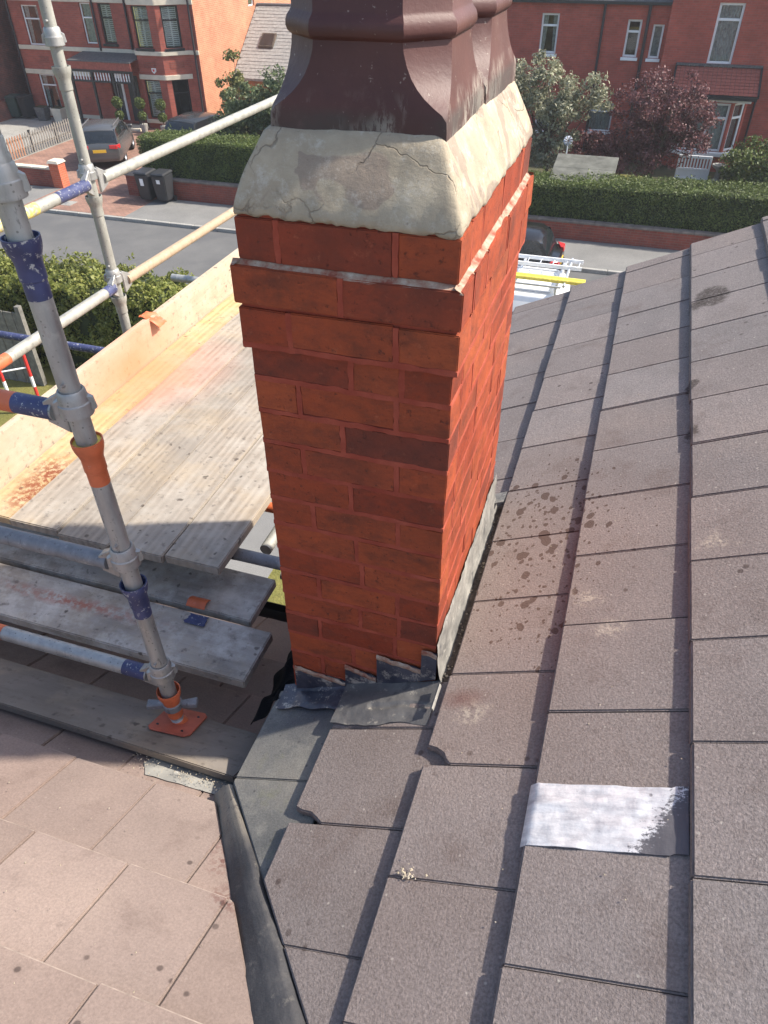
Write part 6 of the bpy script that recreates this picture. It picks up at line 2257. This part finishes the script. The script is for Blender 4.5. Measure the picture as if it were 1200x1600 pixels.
def car(name, label, loc, rotz, paint, L=4.6, Wd=1.85, H=1.66, suv=True, plate=True):
    # local frame: +x is the nose, origin on the ground under the middle
    t = thing(name, label, 'car', loc, 'parked cars', rotz)
    h2 = Wd / 2
    bel = 0.98 if suv else 0.90
    st_ = [(-L / 2, 0.42, 0.80, 0.80), (-L / 2 + 0.05, 0.32, bel - 0.02, 0.90), (-L / 2 + 0.35, 0.27, bel + 0.02, 0.98), (-L * 0.18, 0.24, bel + 0.0, 1.0), (L * 0.10, 0.24, bel - 0.03, 1.0),
           (L * 0.24, 0.24, bel - 0.05, 0.99), (L / 2 - 0.45, 0.27, bel - 0.14, 0.95), (L / 2 - 0.12, 0.32, bel - 0.24, 0.86), (L / 2, 0.42, bel - 0.36, 0.74)]
    rings = []
    for x, zb2, zt2, w in st_:
        a = h2 * w
        rings.append([(x, -a * 0.90, zb2), (x, -a * 0.99, zb2 + 0.12), (x, -a, (zb2 + zt2) / 2 + 0.06), (x, -a * 0.95, zt2 - 0.04), (x, -a * 0.84, zt2), (x, 0, zt2 + 0.03),
                      (x, a * 0.84, zt2), (x, a * 0.95, zt2 - 0.04), (x, a, (zb2 + zt2) / 2 + 0.06), (x, a * 0.99, zb2 + 0.12), (x, a * 0.90, zb2), (x, 0, zb2 - 0.02)])
    body = lpart(loft(rings), 'body', paint, t, sharp=38)
    # glasshouse
    r0, r1 = -L / 2 + (0.10 if suv else 0.25), L * 0.22
    gst = [(r0, r0 + 0.0, bel - 0.02, bel + 0.03, 0.86), (r0 + 0.18, 0, bel - 0.02, H - 0.22, 0.82), (r0 + 0.38, 0, bel - 0.02, H - 0.06, 0.78), (-L * 0.08, 0, bel - 0.02, H - 0.02, 0.80), (L * 0.04, 0, bel - 0.02, H - 0.07, 0.79),
           (L * 0.13, 0, bel - 0.02, H - 0.25, 0.82), (r1, 0, bel - 0.03, bel + 0.0, 0.86)]
    rings = []
    for x, _, zb2, zt2, w in gst:
        a = h2 * w
        lo = h2 * 0.90
        rings.append([(x, -lo, zb2), (x, -(a + (lo - a) * 0.5), (zb2 + zt2) / 2), (x, -a, zt2 - 0.03), (x, -a * 0.85, zt2), (x, 0, zt2 + 0.012), (x, a * 0.85, zt2), (x, a, zt2 - 0.03), (x, a + (lo - a) * 0.5, (zb2 + zt2) / 2), (x, lo, zb2)])
    lpart(loft(rings), 'glass', M_CARGLASS, t, sharp=50)
    # roof skin and pillars in body colour
    rr = []
    for x, z_, w in ((r0 + 0.30, H - 0.115, 0.80), (r0 + 0.42, H - 0.042, 0.80), (-L * 0.08, H - 0.002, 0.82), (L * 0.04, H - 0.052, 0.81), (L * 0.075, H - 0.115, 0.82)):
        a = h2 * w
        rr.append([(x, -a, z_ - 0.06), (x, -a * 0.86, z_ + 0.008), (x, 0, z_ + 0.025), (x, a * 0.86, z_ + 0.008), (x, a, z_ - 0.06), (x, 0, z_ - 0.05)])
    lpart(loft(rr), 'roof', paint, t, sharp=50)
    for s in (-1, 1):
        pl_ = MB()
        for xa2, xb3 in ((r0 + 0.30, r0 + 0.06), (-L * 0.10, -L * 0.10), (L * 0.075, r1 + 0.02)):
            za2, zb3 = H - 0.14, bel
            wA, wB = h2 * 0.815, h2 * 0.905
            e = 0.05
            pl_.hexa([(xb3 - e, s * wB, zb3), (xb3 + e, s * wB, zb3), (xb3 + e, s * (wB - 0.03), zb3), (xb3 - e, s * (wB - 0.03), zb3),
                      (xa2 - e, s * wA, za2), (xa2 + e, s * wA, za2), (xa2 + e, s * (wA - 0.03), za2), (xa2 - e, s * (wA - 0.03), za2)])
        lpart(pl_, 'pillar', paint, t)
        if suv:
            lpart(MB().tube((r0 + 0.5, s * h2 * 0.72, H + 0.03), (L * 0.03, s * h2 * 0.72, H - 0.01), 0.022, seg=8), 'roof_rail', M_RIM, t)
        for x in (-L * 0.29, L * 0.30):
            w = lpart(MB().lathe([(0.20, -0.11), (0.30, -0.115), (0.335, -0.09), (0.335, 0.09), (0.30, 0.115), (0.20, 0.11)], seg=28), 'wheel', M_TYRE, t)
            w.rotation_euler = (math.pi / 2, 0, 0)
            w.location = (x, s * (h2 - 0.13), 0.335)
            rm_ = MB()
            rm_.lathe([(0.0001, 0.085), (0.05, 0.09), (0.06, 0.07), (0.19, 0.06), (0.205, 0.10), (0.205, -0.10)], seg=24)
            rmo = rm_.build('rim', M_RIM, None, sharp=40)
            rmo.parent = w
            if s > 0:
                rmo.rotation_euler = (math.pi, 0, 0)
        tl_ = MB().hexa([(-L / 2 - 0.012, s * h2 * 0.48, 0.80), (-L / 2 - 0.012, s * h2 * 0.82, 0.78), (-L / 2 + 0.22, s * h2 * 0.965, 0.78), (-L / 2 + 0.1, s * h2 * 0.48, 0.80),
                         (-L / 2 + 0.01, s * h2 * 0.48, 0.93), (-L / 2 + 0.01, s * h2 * 0.84, 0.93), (-L / 2 + 0.24, s * h2 * 0.965, 0.93), (-L / 2 + 0.1, s * h2 * 0.48, 0.93)])
        lpart(tl_, 'tail_light', M_REDLENS, t, bevel=0.01)
        hl_ = MB().hexa([(L / 2 - 0.10, s * h2 * 0.50, 0.60), (L / 2 - 0.16, s * h2 * 0.84, 0.62), (L / 2 - 0.3, s * h2 * 0.80, 0.62), (L / 2 - 0.3, s * h2 * 0.5, 0.60),
                         (L / 2 - 0.13, s * h2 * 0.50, 0.72), (L / 2 - 0.20, s * h2 * 0.87, 0.74), (L / 2 - 0.34, s * h2 * 0.80, 0.74), (L / 2 - 0.34, s * h2 * 0.5, 0.72)])
        lpart(hl_, 'headlight', M_CLEARLENS, t, bevel=0.01)
        mr = MB().hexa([(L * 0.16, s * h2 * 0.98, 0.98), (L * 0.21, s * h2 * 0.98, 0.98), (L * 0.21, s * (h2 + 0.16), 0.98), (L * 0.16, s * (h2 + 0.16), 0.98),
                        (L * 0.16, s * h2 * 0.98, 1.10), (L * 0.20, s * h2 * 0.98, 1.10), (L * 0.20, s * (h2 + 0.15), 1.12), (L * 0.16, s * (h2 + 0.15), 1.12)])
        lpart(mr, 'mirror', paint, t, bevel=0.02)
    bp_ = MB().box(-L / 2 - 0.035, -L / 2 + 0.12, -h2 * 0.84, h2 * 0.84, 0.40, 0.56)
    lpart(bp_, 'rear_bumper', paint, t, bevel=0.03, seg=2)
    p_ = lpart(MB().box(-L / 2 - 0.022, -L / 2 - 0.002, -0.26, 0.26, 0.66, 0.77), 'number_plate', M_PLATE_Y, t)
    return t


suv = car('parked_car', 'grey estate car parked nose to the black porch', (-21.75, 27.9, PZ), math.radians(116), M_CARGREY, 4.3, 1.72, 1.50)
car('parked_car', 'dark car half hidden behind the left hedge', (-18.3, 30.3, PZ), math.radians(82), M_CARDARK, 4.3, 1.78, 1.50, False)
car('parked_car', 'black car with red tail light parked along the far kerb', (-3.45, 19.75, G), math.radians(180), M_CARBLACK, 4.3, 1.80, 1.50, False)

van = thing('parked_van', 'white van with roof rack parked on the near side of the road', 'van', (-3.3, 14.1, G))
h2 = 0.95
rings = []
for x, zb2, zt2, w in ((-5.9, 0.45, 0.95, 0.80), (-5.75, 0.35, 1.10, 0.92), (-4.9, 0.30, 1.35, 0.98), (-4.35, 0.28, 2.12, 0.94), (-4.0, 0.28, 2.26, 0.98), (-2.5, 0.28, 2.30, 1.0), (-0.95, 0.28, 2.30, 1.0), (-0.75, 0.30, 2.22, 0.98), (-0.66, 0.40, 2.05, 0.96)):
    a = h2 * w
    rings.append([(x, 14.1 - a * 0.97, g(zb2)), (x, 14.1 - a, g(zb2 + 0.3)), (x, 14.1 - a * 0.99, g((zb2 + zt2) / 2)), (x, 14.1 - a * 0.90, g(zt2 - 0.14)), (x, 14.1 - a * 0.78, g(zt2 - 0.02)), (x, 14.1, g(zt2 + 0.02)),
                  (x, 14.1 + a * 0.78, g(zt2 - 0.02)), (x, 14.1 + a * 0.90, g(zt2 - 0.14)), (x, 14.1 + a * 0.99, g((zb2 + zt2) / 2)), (x, 14.1 + a, g(zb2 + 0.3)), (x, 14.1 + a * 0.97, g(zb2))])
loft(rings).build('body', M_VAN, van, sharp=40)
rib = MB()
for i in range(5):
    yy = 13.5 + i * 0.3
    rib.box(-4.0, -0.95, yy, yy + 0.05, g(2.30), g(2.325))
split_build(rib, 'roof_rib', M_VAN, van)
MB().hexa([(-4.95, 13.3, g(1.36)), (-4.95, 14.9, g(1.36)), (-4.37, 14.8, g(2.08)), (-4.37, 13.4, g(2.08)), (-4.97, 13.3, g(1.38)), (-4.97, 14.9, g(1.38)), (-4.39, 14.8, g(2.10)), (-4.39, 13.4, g(2.10))]).build('windscreen', M_CARGLASS, van)
for yy in (13.16, 15.04):
    for x in (-5.0, -1.6):
        MB().tube((x, yy - 0.1, g(0.34)), (x, yy + 0.1, g(0.34)), 0.34, seg=24).build('wheel', M_TYRE, van, sharp=40)
for yy in (13.42, 14.55):
    MB().box(-0.655, -0.63, yy, yy + 0.30, g(0.85), g(1.25)).build('tail_light', M_REDLENS, van)
rk = thing('roof_rack', 'aluminium roof rack on top of the white van', 'roof rack', (-2.2, 14.1, g(2.3)))
rb_ = MB()
for x in (-3.7, -2.7, -1.7, -0.85):
    rb_.box(x - 0.025, x + 0.025, 13.35, 14.95, g(2.42), g(2.46))
    for yy in (13.38, 14.88):
        rb_.box(x - 0.02, x + 0.02, yy, yy + 0.04, g(2.12), g(2.42))
split_build(rb_, 'rack_bar', M_ALU, rk, 0.006)
sr = MB()
for yy in (13.36, 14.90):
    sr.box(-3.8, -0.75, yy, yy + 0.04, g(2.465), g(2.505))
split_build(sr, 'side_rail', M_ALU, rk, 0.006)
ro_ = MB().tube((-0.70, 13.36, g(2.52)), (-0.70, 14.92, g(2.52)), 0.03, seg=12).build('roller', M_ALU, rk, sharp=40)
ld = thing('ladder', 'white aluminium ladder lying on the van roof rack', 'ladder', (-2.2, 14.6, g(2.5)))
for yy in (14.30, 14.70):
    MB().box(-4.4, -0.45, yy, yy + 0.03, g(2.512), g(2.59)).build('stile', M_WHITEPL, ld)
for i in range(15):
    MB().tube((-4.3 + i * 0.27, 14.33, g(2.55)), (-4.3 + i * 0.27, 14.70, g(2.55)), 0.014, seg=8).build('rung', M_ALU, ld)
for i, (yy, lab) in enumerate(((13.55, 'yellow pole on the van roof rack, nearer one'), (13.66, 'yellow pole on the van roof rack, farther one'))):
    yp = MB().tube((-4.6, yy, g(2.55)), (-0.30, yy, g(2.55)), 0.045, seg=12).build('yellow_pole', M_YELLOW, None, sharp=40)
    tag(yp, lab, 'pole', 'yellow poles on the van')

# ================================================================== near garden, seen past the scaffold
nf = thing('board_fence', 'old grey board fence in our garden at the left edge', 'fence', (-12.5, 10.4, G))
for i in range(26):
    x = -15.1 + i * 0.125
    MB().box(x, x + 0.115, 10.38 + 0.012 * (i % 2), 10.40 + 0.012 * (i % 2), G, g(1.75) + random.uniform(-.01, .01)).build('fence_board', M_FENCE_OLD, nf, sharp=0)
for z in (0.3, 1.0, 1.5):
    MB().box(-15.1, -11.85, 10.415, 10.46, g(z), g(z) + 0.07).build('rail', M_FENCE_OLD, nf)
MB().box(-11.85, -11.74, 10.37, 10.48, G, g(1.9)).build('post', M_FENCE_OLD, nf)

bar = thing('barrier', 'red and white striped barrier standing in the garden', 'barrier', (-11.4, 9.4, G))
for x, y in ((-11.60, 9.22), (-11.19, 9.57)):
    for k in range(5):
        MB().tube((x, y, g(0.02 + k * 0.25)), (x, y, g(0.02 + (k + 1) * 0.25)), 0.035, seg=12).build('post_band', (M_RED, M_RED, M_WHITEPL, M_RED, M_RED)[k], bar, sharp=40)
MB().tube((-11.60, 9.22, g(0.98)), (-11.19, 9.57, g(0.98)), 0.018, seg=10).build('rail', M_WHITEPL, bar, sharp=40)

# ================================================================== added haze: one even box of air standing in for lens flare
hm = bpy.data.materials.new('haze_air')
hm.use_nodes = True
hn = hm.node_tree
hn.nodes.remove(hn.nodes['Principled BSDF'])
pv = hn.nodes.new('ShaderNodeVolumePrincipled')
pv.inputs['Color'].default_value = (0.92, 0.94, 0.97, 1)
pv.inputs['Density'].default_value = 0.0009
pv.inputs['Anisotropy'].default_value = 0.3
hn.links.new(pv.outputs[0], hn.nodes['Material Output'].inputs['Volume'])
hz = MB().box(-405, 405, -305, 505, G - 1.6, G + 13.0).build('haze', hm, None, sharp=0)
tag(hz, 'thin pale haze added over the street in place of lens flare', 'haze', kind='stuff')
